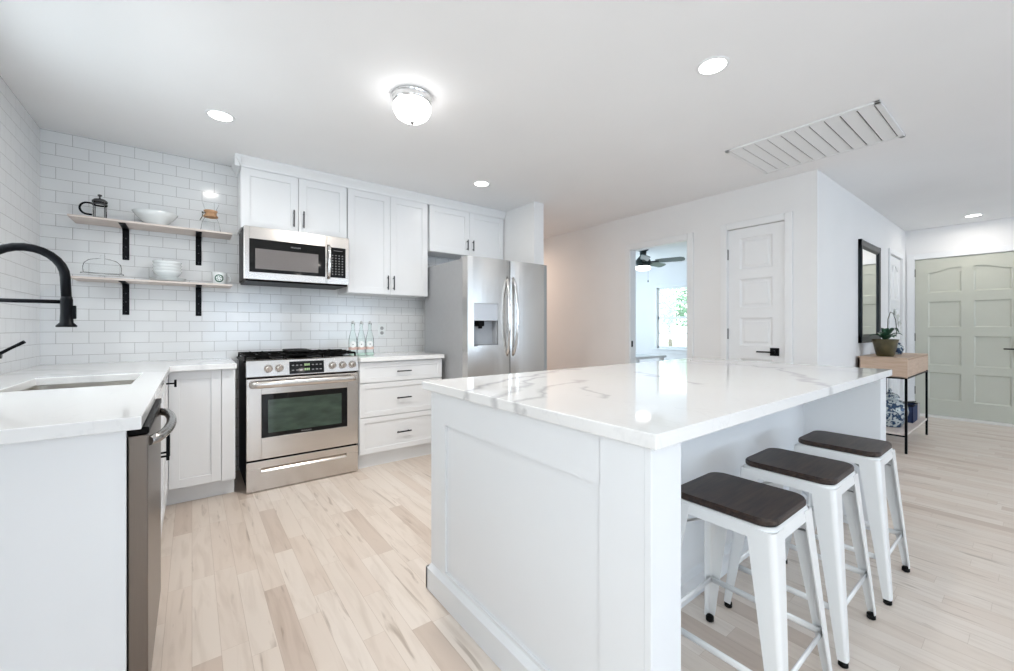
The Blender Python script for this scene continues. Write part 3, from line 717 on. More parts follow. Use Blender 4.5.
# ---------------------------------------------------------------- range
rg = thing('gas_range', (.677, 3.64, 0), 'stainless slide-in gas range with oven window and five knobs', 'stove')
X0, X1 = .297, 1.058
b = B(); b.box(X0 + .003, X1 - .003, 3.40, 3.93, .03, .905); b.box(X0 + .002, X1 - .002, 3.369, 3.41, .02, .80); b.build('body', DARKPL, rg)
b = B(); b.box(X0 - .012, X1 + .003, 3.39, 3.945, .905, .921, .004); b.build('cooktop', DARKPL, rg)
b = B(); b.prism([(3.342, .803), (3.332, .81), (3.349, .918), (3.360, .925), (3.42, .925), (3.42, .803)], 'x', X0, X1); cp = b.build('control_panel', STEEL, rg)
# tilt of the panel face
def on_panel(x, z, out=0):  # point on the slanted face
    k = (z - .81) / .108; return Vector((x, 3.332 + .017 * k - out, z))
b = B(); b.quad([on_panel(.563, .814, .0015), on_panel(.800, .814, .0015), on_panel(.800, .904, .0015), on_panel(.563, .904, .0015)])
disp = b.build('display', BGLASS, cp)
b = B()
for r_ in range(2):
    for c_ in range(8):
        if c_ in (3, 4): continue
        x = .58 + c_ * .027; z = .838 + r_ * .035
        B().quad([on_panel(x, z, .002), on_panel(x + .014, z, .002), on_panel(x + .014, z + .006, .002), on_panel(x, z + .006, .002)]).build('display_mark', BUTTON, disp)
b = B()
for z in (.836, .870):
    for k in range(3):
        x = .664 + k * .013
        b.quad([on_panel(x, z, .002), on_panel(x + .009, z, .002), on_panel(x + .009, z + .016, .002), on_panel(x, z + .016, .002)])
b.build('display_digits', GREENLED, disp)
for x in (.430, .499, .862, .938, 1.012):
    c = on_panel(x, .864)
    R = Matrix.Translation(c) @ Matrix.Rotation(math.radians(9), 4, 'X')
    b = B(R); b.cyl((0, -.004, 0), .027, .008, 'y', seg=24); b.cyl((0, -.022, 0), .021, .03, 'y', seg=24, bev=.003); b.box(-.004, .004, -.042, -.03, -.019, .019, .002)
    b.build('knob', STEEL, rg)
# oven door
b = B(); M = face_front(3.340); b.M = M
zt, zb = .793, .226
b.box(X0, .388, 0, .028, zb, zt, .003); b.box(.973, X1, 0, .028, zb, zt, .003); b.box(.386, .975, 0, .028, .681, zt, .003); b.box(.386, .975, 0, .028, zb, .375, .003)
od = b.build('oven_door', STEEL, rg)
b = B(M); b.box(.384, .977, .002, .026, .373, .683); dg_ = b.build('door_glass', BGLASS, od)
b = B(M); b.box(.429, .930, .0008, .004, .405, .640); b.build('window', OVGL, dg_)
b = B(M); hp = [(.325, 0, .755), (.325, -.03, .755), (.34, -.046, .755)] + [(.36 + .635 * k / 8, -.05, .755) for k in range(9)] + [(1.015, -.046, .755), (1.03, -.03, .755), (1.03, 0, .755)]
b.tube(hp, .015, 12, flat=(1.6, .8)); b.build('door_handle', STEEL, od)
text_mesh('maker_mark', 'FRIGIDAIRE', .014, Matrix.Translation((.678, 3.3415, .388)) @ Matrix.Rotation(PI / 2, 4, 'X'), BUTTON, dg_)
b = B(M); b.box(X0, X1, 0, .028, .163, .214, .003); b.box(X0, .386, 0, .028, .006, .165, .003); b.box(.967, X1, 0, .028, .006, .165, .003); b.box(.384, .969, 0, .028, .006, .135, .003)
b.prism([(.028, .167), (.028, .133), (.0, .133), (.002, .137)], 'x', .384, .969)
dr = b.build('warming_drawer', STEEL, rg)
b = B(M); b.box(.384, .969, .02, .03, .13, .167); b.build('recessed_grip', PULL, dr)
# grates and burners
def grate(x0, x1, y0, y1):
    b = B(); z0, z1 = .942, .957; w_ = .011
    b.box(x0, x1, y0, y0 + w_, z0, z1, .003, 1); b.box(x0, x1, y1 - w_, y1, z0, z1, .003, 1); b.box(x0, x0 + w_, y0, y1, z0, z1, .003, 1); b.box(x1 - w_, x1, y0, y1, z0, z1, .003, 1)
    for f in (.25, .5, .75):
        y = y0 + (y1 - y0) * f; b.box(x0, x1, y - .005, y + .005, z0 + .002, z1 + .006, .003, 1)
    for f in (.33, .67):
        x = x0 + (x1 - x0) * f; b.box(x - .005, x + .005, y0, y1, z0 + .002, z1 + .004, .003, 1)
    for x in (x0, x1 - w_):
        for y in (y0, y1 - w_): b.box(x, x + w_, y, y + w_, .920, z0 + .004)
    b.build('grate', IRON, rg)
grate(.292, .54, 3.40, 3.92); grate(.545, .81, 3.40, 3.92); grate(.815, 1.058, 3.40, 3.92)
for x, y, r in ((.416, 3.53, .045), (.416, 3.79, .036), (.678, 3.66, .05), (.938, 3.53, .048), (.938, 3.79, .034)):
    b = B(); b.lathe([(0, .0), (r + .02, .0), (r + .015, .006), (r, .008), (r, .014), (r - .008, .018), (0, .018)], (x, y, .9205), 20); b.build('burner', IRON, rg)
b = B(); b.loft([(.678, 3.66, .075, .20, .05, .962), (.678, 3.66, .09, .215, .06, .966), (.678, 3.66, .082, .205, .06, .976), (.678, 3.66, .07, .19, .05, .972)]); b.build('griddle_plate', IRON, rg)
for x in (.33, 1.02):
    for y in (3.42, 3.88): B().cyl((x, y, .0155), .018, .031, 'z', seg=12).build('leveling_foot', RUBBER, rg)

# ---------------------------------------------------------------- drawer cabinet right of range
dc = thing('drawer_cabinet', (1.447, 3.94, 0), 'white three-drawer base cabinet between range and refrigerator', 'cabinet')
b = B(); b.box(1.066, 1.812, 3.356, 3.948, .12, .876); b.build('body', CAB, dc)
b = B(); b.box(1.066, 1.812, 3.395, 3.948, 0, .12); b.build('toe_kick', CAB, dc)
M = face_front(3.335)
for z0, z1 in ((.703, .868), (.423, .697), (.124, .417)):
    b = B(M); shaker(b, 1.068, 1.810, z0, z1, rail=.042); d = b.build('drawer', CAB, dc)
    pull_h(M, 1.372, 1.502, (z0 + z1) / 2 + (0 if z1 > .8 else .0), d)
ct = bevel(B().box(1.064, 1.818, 3.300, 3.949, .877, .912).build('countertop', QUARTZ, None, (1.45, 3.6, .877)), .003)
tag(ct, 'short white quartz countertop between range and refrigerator', 'countertop', 'white quartz countertops')

# ---------------------------------------------------------------- refrigerator
fr = thing('refrigerator', (2.307, 3.4, 0), 'stainless side-by-side refrigerator with ice dispenser', 'refrigerator')
b = B(); b.box(1.858, 2.765, 3.055, 3.79, .03, 1.752, .004); b.box(1.875, 2.74, 3.09, 3.77, 0, .03); b.build('body', STEELG, fr)
def fdoor(x0, x1, side):
    n = 10; P = []
    for k in range(n + 1):
        u = k / n; x = x0 + (x1 - x0) * u
        y = 2.950 + .012 * (abs(2 * u - 1) ** 2.6)
        P.append((x, y))
    P[0] = (x0, P[0][1] + .006); P[-1] = (x1, P[-1][1] + .006)
    return P
def fd_build(x0, x1, hole=None):
    b = B(); P = fdoor(x0, x1, 0)
    segs = [(.035, 1.765)] if hole is None else None
    if hole is None:
        b.prism(P + [(x1, 3.052), (x0, 3.052)], 'z', .035, 1.765)
    else:
        hx0, hx1, hz0, hz1 = hole
        b.prism(P + [(x1, 3.052), (x0, 3.052)], 'z', .035, hz0)
        b.prism(P + [(x1, 3.052), (x0, 3.052)], 'z', hz1, 1.765)
        def yat(x):
            for a, c in zip(P, P[1:]):
                if a[0] <= x <= c[0]: return a[1] + (c[1] - a[1]) * (x - a[0]) / (c[0] - a[0])
        L_ = [p for p in P if p[0] < hx0] + [(hx0, yat(hx0))]; R_ = [(hx1, yat(hx1))] + [p for p in P if p[0] > hx1]
        b.prism(L_ + [(hx0, 3.052), (x0, 3.052)], 'z', hz0, hz1); b.prism(R_ + [(x1, 3.052), (hx1, 3.052)], 'z', hz0, hz1)
        Mid = [(hx0, 3.045), (hx1, 3.045), (hx1, 3.052), (hx0, 3.052)]; b.prism(Mid, 'z', hz0, hz1)
    return b
HX = (1.912, 2.165, 1.0, 1.365)
b = fd_build(1.856, 2.308, HX); fl = b.build('freezer_door', STEELV, fr)
b = fd_build(2.316, 2.772); frd = b.build('refrigerator_door', STEELV, fr)
def fhandle(x, parent, bow):
    n = 14; b = B(); pts = []
    for k in range(n + 1):
        u = k / n; z = .90 + .71 * u; q = math.sin(PI * u) ** .55 if 0 < k < n else 0
        pts.append((x + bow * math.sin(PI * u), 2.968 - .060 * q, z))
    b.tube(pts, .014, 10, flat=(1, 1)); b.build('handle', CHROME, parent)
fhandle(2.272, fl, -.012); fhandle(2.344, frd, .012)
b = B(); b.box(HX[0], HX[1], 2.957, 2.99, 1.213, 1.365, .003)
dp = b.build('dispenser_panel', mat('silver_plastic', (.55, .56, .58), .3, .5), fl)
b = B(); b.box(HX[0] + .001, HX[0] + .006, 2.97, 3.045, 1.0, 1.213); b.box(HX[1] - .006, HX[1] - .001, 2.97, 3.045, 1.0, 1.213); b.box(HX[0], HX[1], 3.035, 3.046, 1.0, 1.213)
b.build('dispenser_recess', mat('pale_grey_plastic', (.42, .44, .47), .35), dp)
B().box(HX[0], HX[1], 2.953, 3.04, .992, 1.006, .002).build('drip_tray', mat('tray_grey', (.2, .21, .22), .35), dp)
b = B(); b.box(HX[0] + .05, HX[0] + .115, 2.965, 3.03, 1.165, 1.213, .004); b.box(HX[0] + .07, HX[0] + .10, 2.975, 3.0, 1.145, 1.17, .003); b.build('dispenser_spout', DARKPL, dp)
for x in (1.90, 2.715): B().box(x - .035, x + .035, 3.0, 3.10, 1.752, 1.775, .004).build('hinge_cover', STEELG, fr)

# ---------------------------------------------------------------- left run: base cabinets, dishwasher, counter, sink, faucet
cb = thing('base_cabinet', (.06, 3.94, 0), 'white single-door base cabinet between corner and range', 'cabinet')
b = B(); b.box(-.14, .235, 3.381, 3.948, .12, .876); b.build('body', CAB, cb)
b = B(); b.box(-.14, .235, 3.45, 3.948, 0, .12); b.build('toe_kick', CAB, cb)
M = face_front(3.36)
b = B(M); shaker(b, -.118, .156, .124, .872, rail=.055); b.build('door', CAB, cb)
b = B(M); b.box(.159, .235, 0, .021, .12, .872, .001, 1); b.box(.182, .184, -.001, .005, .124, .868); b.box(.208, .210, -.001, .005, .124, .868); b.build('filler_strip', CAB, cb)

sb = thing('sink_cabinet', (-.45, 2.74, 0), 'white base cabinet under the sink with black pulls', 'cabinet')
b = B()
b.box(-.775, -.142, 2.13, 2.15, .12, .876); b.box(-.775, -.142, 3.33, 3.355, .12, .876); b.box(-.775, -.142, 2.15, 3.33, .12, .14); b.box(-.775, -.755, 2.15, 3.33, .14, .876)
b.box(-.16, -.142, 2.15, 3.33, .14, .60); b.box(-.16, -.142, 2.15, 3.33, .86, .876)
b.build('body', CAB, sb)
B().box(-.775, -.20, 2.13, 3.355, 0, .12).build('toe_kick', CAB, sb)
M = face_east(-.120)
for a, c, h in ((2.133, 2.533, 2.497), (2.537, 2.937, 2.573)):
    b = B(M); shaker(b, a, c, .124, .872); d = b.build('door', CAB, sb); pull_v(M, h, .53, .66, d, BLACK, .006, .03)
b = B(M); shaker(b, 2.941, 3.335, .124, .872); d = b.build('door', CAB, sb)
b = B(M); b.cyl((3.13, -.02, .822), .005, .04, 'y', seg=8); b.box(3.124, 3.136, -.048, -.036, .800, .844, .002); b.build('handle', BLACK, d)

dw = thing('dishwasher', (-.45, 1.83, 0), 'stainless dishwasher at the near end of the sink counter', 'dishwasher')
b = B(); b.box(-.755, -.15, 1.533, 2.125, .10, .868); b.box(-.755, -.20, 1.55, 2.11, 0, .10); b.build('body', DARKPL, dw)
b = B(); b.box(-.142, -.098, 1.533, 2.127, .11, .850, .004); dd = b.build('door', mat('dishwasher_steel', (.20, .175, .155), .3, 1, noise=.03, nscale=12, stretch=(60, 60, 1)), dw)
b = B(); b.box(-.146, -.096, 1.533, 2.127, .852, .872, .003); b.build('control_strip', DARKPL, dd)
b = B(); n = 14; b.tube([(-.10, 1.565, .825)] + [(-.10 + .044 * math.sin(PI * k / n) ** .5, 1.565 + .53 * k / n, .825) for k in range(1, n)] + [(-.10, 2.095, .825)], .014, 12); b.build('handle', mat('satin_steel_handle', (.36, .35, .34), .25, 1), dd)
ep = B(); ep.box(-.775, -.142, 1.510, 1.530, 0, .876, .001, 1); ep.box(-.152, -.146, 1.5085, 1.5101, 0, .876)
tag(ep.build('end_panel', CAB, None, (-.46, 1.52, 0)), 'plain white end panel closing the sink run beside dishwasher', 'panel')

def slab_cells(xs, ys, keep, z0, z1):
    b = B(); bm = b.bm; V = {}
    def v(i, j, z):
        k = (i, j, z)
        if k not in V: V[k] = bm.verts.new((xs[i], ys[j], z))
        return V[k]
    K = {(i, j) for i in range(len(xs) - 1) for j in range(len(ys) - 1) if keep(i, j)}
    for i, j in K:
        bm.faces.new((v(i, j, z1), v(i + 1, j, z1), v(i + 1, j + 1, z1), v(i, j + 1, z1)))
        bm.faces.new((v(i, j, z0), v(i, j + 1, z0), v(i + 1, j + 1, z0), v(i + 1, j, z0)))
        for di, dj, a, c in ((-1, 0, (i, j + 1), (i, j)), (1, 0, (i + 1, j), (i + 1, j + 1)), (0, -1, (i, j), (i + 1, j)), (0, 1, (i + 1, j + 1), (i, j + 1))):
            if (i + di, j + dj) not in K:
                bm.faces.new((v(*a, z0), v(*c, z0), v(*c, z1), v(*a, z1)))
    return b
SX0, SX1, SY0, SY1 = -.585, -.207, 2.35, 2.89
b = slab_cells([-.779, SX0, SX1, -.108, .240], [1.477, SY0, SY1, 3.30, 3.949],
               lambda i, j: not (i == 1 and j == 1) and not (i == 3 and j < 3), .877, .912)
o = bevel(b.build('countertop', QUARTZ, None, (-.44, 2.6, .877)), .003)
tag(o, 'white quartz L-shaped countertop around the sink', 'countertop', 'white quartz countertops')

sk = thing('sink', ((SX0 + SX1) / 2, (SY0 + SY1) / 2, .68), 'undermount stainless sink basin set in the left countertop', 'sink')
b = B(); cx, cy = (SX0 + SX1) / 2, (SY0 + SY1) / 2; hx, hy = (SX1 - SX0) / 2 + .006, (SY1 - SY0) / 2 + .006
b.loft([(cx, cy, hx + .02, hy + .02, .05, .8755), (cx, cy, hx, hy, .04, .8755), (cx, cy, hx - .003, hy - .003, .04, .70), (cx, cy, hx - .025, hy - .025, .04, .68)], cap=False)
b.loft([(cx, cy, hx - .025, hy - .025, .04, .68), (cx, cy, .045, .045, .044, .675)], cap=False)
b.build('basin', SINKM, sk)
B().lathe([(.044, .005), (.046, .007), (.03, .002), (0, 0)], (cx, cy, .671)).build('drain', CHROME, sk)

fx, fy = -.685, 2.62
fc = thing('kitchen_faucet', (fx, fy, .912), 'tall matte black gooseneck faucet at the sink', 'faucet')
b = B(); b.lathe([(0, 0), (.03, 0), (.03, .008), (.022, .014), (.022, .15), (.017, .155), (0, .155)], (fx, fy, .912), 20)
R_ = .121
pts = [(fx, fy, 1.05), (fx, fy, 1.2), (fx, fy, 1.372)] + [(fx + R_ - R_ * math.cos(a), fy, 1.372 + R_ * math.sin(a)) for a in [PI * k / 14 for k in range(1, 14)]] + [(fx + 2 * R_, fy, 1.372), (fx + 2 * R_ + .004, fy, 1.27)]
b.tube(pts, .017, 14); b.build('spout', BLACK, fc)
hx_ = fx + 2 * R_ + .004
b = B(); b.lathe([(0, .0), (.033, 0), (.034, .006), (.022, .02), (.020, .06), (.0205, .12), (.017, .135), (0, .135)], (hx_, fy, 1.154), 20)
b.box(hx_ + .014, hx_ + .030, fy - .008, fy + .008, 1.19, 1.25, .003); b.build('spray_head', BLACK, fc)
b = B(); b.tube([(fx, fy, 1.265), (hx_ - .01, fy, 1.265)], .0085, 10); b.lathe([(.0175, -.01), (.0175, .01)], (fx, fy, 1.265), 16); b.build('docking_arm', BLACK, fc)
b = B(); b.cyl((fx + .035, fy, 1.035), .012, .05, 'x', seg=14); b.tube([(fx + .05, fy, 1.04), (fx + .085, fy, 1.066), (fx + .125, fy - .01, 1.092)], [.007, .006, .007], 10); b.build('lever', BLACK, fc)

# ---------------------------------------------------------------- backsplash outlet
t = thing('wall_outlet', (1.478, 3.949, 1.125), 'white electrical outlet on the tiled backsplash', 'outlet')
b = B(); b.box(1.441, 1.515, 3.943, 3.9495, 1.065, 1.185, .002); b.build('cover_plate', CERAM, t)
for z in (1.148, 1.102):
    b = B(); b.cyl((1.478, 3.942, z), .017, .004, 'y', seg=18); b.build('receptacle', mat('grey_plastic', (.35, .36, .36), .4), t)
# ---------------------------------------------------------------- open shelves
def shelf(z, label, xa=-.62):
    t = thing('wall_shelf', (-.19, 3.949, z), label, 'shelf', 'open wall shelves')
    B().box(xa, .242, 3.71, 3.949, z, z + .013, .002).build('board', SHELF, t)
    for x in (-.371, .040):
        b = B(); w_ = .018
        b.box(x - w_, x + w_, 3.943, 3.949, z - .222, z, .002, 1); b.box(x - w_, x + w_, 3.74, 3.949, z - .006, z, .002, 1)
        for k in range(5):   # rounded inner corner
            a0, a1 = PI / 2 * k / 5, PI / 2 * (k + 1) / 5; R = .03
            p = [(3.943 - R + R * math.sin(a), z - .006 - R + R * math.cos(a)) for a in (a0, a1)]
            b.prism([p[0], p[1], (3.946, z - .003)], 'x', x - w_, x + w_)
        br = b.build('bracket', BLACK, t)
        for zz in (z - .07, z - .13, z - .20): B().cyl((x, 3.942, zz), .0045, .004, 'y', seg=10).build('screw', PULL, br)
    return t
shelf(1.853, 'upper whitewashed wood shelf on black brackets')
shelf(1.465, 'lower whitewashed wood shelf on black brackets', -.61)
SU, SL = 1.8665, 1.4785

# french press
x, y = -.487, 3.82
t = thing('french_press', (x, y, SU), 'small glass french press with black handle on the upper shelf', 'coffee press')
b = B(); b.lathe([(0, .012), (.034, .012), (.035, .125)], (x, y, SU), 24); b.build('glass_beaker', TGLASS, t)
b = B()
b.lathe([(0, 0), (.038, 0), (.038, .016), (.036, .016), (.036, .006), (0, .006)], (x, y, SU), 24)
b.lathe([(.0365, .098), (.0385, .098), (.0385, .110), (.0365, .110)], (x, y, SU), 24)
for k in range(4):
    a = PI / 4 + k * PI / 2; b.box(x + .0365 * math.cos(a) - .002, x + .0365 * math.cos(a) + .002, y + .0365 * math.sin(a) - .002, y + .0365 * math.sin(a) + .002, SU, SU + .12)
b.build('metal_frame', mat('dark_chrome', (.12, .12, .125), .2, 1), t)
b = B(); b.lathe([(.039, .120), (.039, .128), (.028, .140), (.006, .144), (.004, .158), (.011, .162), (.011, .170), (0, .174)], (x, y, SU), 24); b.build('lid', mat('dark_chrome', (.12, .12, .125), .2, 1), t)
b = B(); b.tube([(x - .036, y, SU + .108)] + [(x - .058 - .036 * math.sin(PI * k / 10), y - .004, SU + .070 + .038 * math.cos(PI * k / 10)) for k in range(11)] + [(x - .036, y, SU + .032)], .006, 10); b.build('handle', BLACK, t)

# serving bowl
t = B().lathe([(0, .004), (.045, .004), (.045, 0), (.052, 0), (.054, .008), (.074, .03), (.102, .062), (.126, .095), (.122, .096), (.097, .064), (.07, .035), (.04, .014), (0, .012)], (-.205, 3.825, SU), 40).build('serving_bowl', CERAM, None, (-.205, 3.825, SU))
tag(t, 'wide flared white ceramic bowl in the middle of the upper shelf', 'bowl')

# pour-over carafe
x, y = .112, 3.82
t = thing('coffee_carafe', (x, y, SU), 'hourglass glass coffee carafe with wooden collar on upper shelf', 'carafe')
b = B(); b.lathe([(0, 0), (.058, 0), (.062, .02), (.052, .08), (.027, .138), (.027, .152), (.044, .20), (.056, .235)], (x, y, SU), 32); b.build('glass_body', TGLASS, t)
b = B(); b.lathe([(.034, .118), (.046, .118), (.047, .124), (.037, .138), (.037, .152), (.045, .166), (.037, .170), (.029, .152), (.029, .139), (.034, .118)], (x, y, SU), 24); b.build('wood_collar', CORK, t)
b = B(); b.tube([(x - .03, y - .02, SU + .145), (x - .045, y - .03, SU + .142), (x - .052, y - .034, SU + .11), (x - .066, y - .034, SU + .08)], .003, 6); b.sphere((x - .05, y - .03, SU + .142), .006); b.build('leather_tie', STEM, t)

# glass cake dome
x, y = -.475, 3.83
t = thing('cake_dome', (x, y, SL), 'clear glass cake stand with domed cover on the lower shelf', 'cake dome')
b = B(); b.lathe([(0, 0), (.05, 0), (.045, .004), (.012, .012), (.012, .02), (.09, .028), (.105, .032), (.105, .036), (0, .034)], (x, y, SL), 32); b.build('footed_plate', TGLASS, t)
b = B(); b.lathe([(.092, .037), (.095, .075), (.09, .10), (.07, .122), (.04, .132), (.012, .135), (.008, .14), (.014, .148), (.010, .157), (0, .159)], (x, y, SL), 32); b.build('cover', TGLASS, t)

# plates and bowls
px, py = -.135, 3.83
for k in range(3):
    o = B().lathe([(0, .001), (.055, .001), (.06, .0), (.085, .006), (.104, .011), (.104, .0125), (.085, .009), (.058, .004), (0, .003)], (px, py, SL + .009 * k), 36).build('dinner_plate', CERAM, None, (px, py, SL + .009 * k))
    tag(o, ('%s white plate under the stacked bowls on the lower shelf' % ('bottom', 'middle', 'top')[k]), 'plate', 'plates on the lower shelf')
zb_ = SL + .0315
o0 = None
for k in range(4):
    z = zb_ + k * .022
    o = B().lathe([(0, .003), (.036, .003), (.036, 0), (.040, 0), (.055, .008), (.076, .030), (.083, .048), (.081, .049), (.073, .032), (.052, .011), (0, .0065)], (px - .005, py, z), 36).build('cereal_bowl', CERAM, None, (px - .005, py, z))
    tag(o, '%s white bowl of the stack on the lower shelf' % ('lowest', 'second lowest', 'second highest', 'topmost')[k], 'bowl', 'bowls stacked on the lower shelf')

# mug
x, y = .165, 3.81
t = thing('coffee_mug', (x, y, SL), 'white mug with round green emblem at right end of the lower shelf', 'mug')
b = B(); b.lathe([(0, .0), (.038, 0), (.044, .005), (.047, .05), (.049, .092), (.047, .093), (.044, .05), (.041, .008), (0, .006)], (x, y, SL), 32); b.build('cup', CERAM, t)
b = B(); b.tube([(x + .046, y, SL + .072), (x + .066, y, SL + .07), (x + .074, y, SL + .048), (x + .066, y, SL + .026), (x + .044, y, SL + .02)], .006, 10); b.build('handle', CERAM, t)
b = B()
def on_mug(du, dz, rr=.0435):   # wrapped onto the side facing the room
    a = -PI / 2 - .08 + du / .048
    rr = .0445 + .0026 * (.045 + dz) / .045 + .0006
    return (x + rr * math.cos(a), y + rr * math.sin(a), SL + .045 + dz)
def ring_seg(r0, r1, a0, a1, n=20):
    for k in range(n):
        p, q = a0 + (a1 - a0) * k / n, a0 + (a1 - a0) * (k + 1) / n
        b.quad([on_mug(r0 * math.cos(p), r0 * math.sin(p)), on_mug(r1 * math.cos(p), r1 * math.sin(p)), on_mug(r1 * math.cos(q), r1 * math.sin(q)), on_mug(r0 * math.cos(q), r0 * math.sin(q))])
ring_seg(.021, .029, 0, 2 * PI, 36)
for a0 in (.3, 1.2, 2.2, 3.3, 4.2, 5.3): ring_seg(.008, .017, a0, a0 + .35, 3)
b.build('round_emblem', GREENP, t)

# bottles on the short counter
for k, (x, lab) in enumerate(((1.095, 'left'), (1.167, 'middle'), (1.241, 'right'))):
    y = 3.60; z = .912
    t = thing('glass_bottle', (x, y, z), '%s of three pale glass bottles on the counter beside the range' % lab, 'bottle', 'glass bottles beside the range')
    b = B(); b.lathe([(0, .003), (.028, 0), (.033, .006), (.034, .12), (.032, .15), (.016, .215), (.0125, .235), (.0125, .27), (.015, .272), (.015, .28)], (x, y, z), 24); b.build('glass_body', TBOTTLE, t)
    b = B(); b.lathe([(.0345, .052), (.0347, .06), (.0347, .068), (.0345, .074)], (x, y, z), 24); b.build('pink_band', PINK, t)
    b = B(); b.lathe([(.0325, .003), (.0345, .006), (.0345, .02), (.0325, .022)], (x, y, z), 24); b.build('green_base', mat('green_base_glass', (.55, .72, .65), .2), t)
    b = B(); cz = z + .098
    for q in range(20):
        a0, a1 = 2 * PI * q / 20, 2 * PI * (q + 1) / 20
        def P(r, a):
            an = -PI / 2 - .25 + r * math.cos(a) / .035
            return (x + .0353 * math.cos(an), y + .0353 * math.sin(an), cz + r * math.sin(a))
        b.quad([P(.004, a0), P(.027, a0), P(.027, a1), P(.004, a1)])
    lb = b.build('round_label', LABEL, t)
    b = B()
    for q in range(10):
        a0, a1 = 2 * PI * q / 10, 2 * PI * (q + 1) / 10
        b.quad([P(0, a0), P(.0045, a0), P(.0045, a1), P(.0001, a1)])
    b.build('label_dot', DARKPL, lb)
    b = B(); b.lathe([(0, .272), (.009, .272), (.012, .285), (.010, .296), (0, .298)], (x, y, z), 16); b.tube([(x - .014, y, z + .262), (x - .017, y - .006, z + .28), (x, y - .004, z + .300), (x + .017, y - .006, z + .28), (x + .014, y, z + .262)], .0015, 6); b.build('swing_stopper', mat('stopper_grey', (.5, .5, .5), .4), t)

# ---------------------------------------------------------------- island
IX0, IX1, IY0, IY1 = .84, 3.185, .549, 1.645
isl = thing('kitchen_island', (2.0, 1.2, 0), 'white panelled kitchen island base with open knee space', 'island')
b = B()
b.box(IX0 + .010, IX0 + .129, IY0 + .016, IY1 - .001, .001, .873)
# near-end framed panel faces -X : stiles and rails
M = face_west(IX0); b.M = M
b.box(-IY1, -1.52, 0, .014, 0, .874); b.box(-.70, -IY0 - .018, 0, .014, 0, .874); b.box(-1.521, -.699, 0, .014, .742, .874); b.box(-1.521, -.699, 0, .014, 0, .125); b.M = None
b.box(IX0, IX0 + .13, IY0, IY0 + .018, 0, .874, .001, 1)
b.build('end_wall', ISL, isl)
b = B(); b.box(IX1 - .13, IX1, IY0, IY1, 0, .874, .001, 1); b.build('end_wall', ISL, isl)
b = B(); b.box(IX0 + .125, IX1 - .125, .915, IY1, 0, .874); b.build('cabinet_body', ISL, isl)
b = B()
def bb(x0, x1, y0, y1): b.box(x0, x1, y0, y1, 0, .098, .003, 1)
bb(IX0 - .018, IX0, IY0 - .0, IY1 + .018)
b.prism([(IX0 - .018, .096), (IX0, .113), (IX0, .09)], 'y', IY0, IY1)
bb(IX0 + .13, IX1 - .13, .897, .915); bb(IX0 - .018, IX1 + .018, IY1, IY1 + .018)
b.prism([(.897, .096), (.915, .113), (.915, .09)], 'x', IX0 + .13, IX1 - .13)
b.build('base_moulding', ISL, isl)
ict = bevel(B().box(.823, 3.203, .525, 1.70, .875, .911).build('countertop', QUARTZI, None, (2.0, 1.1, .875)), .003)
tag(ict, 'large white veined quartz countertop on the island', 'countertop', 'white quartz countertops')

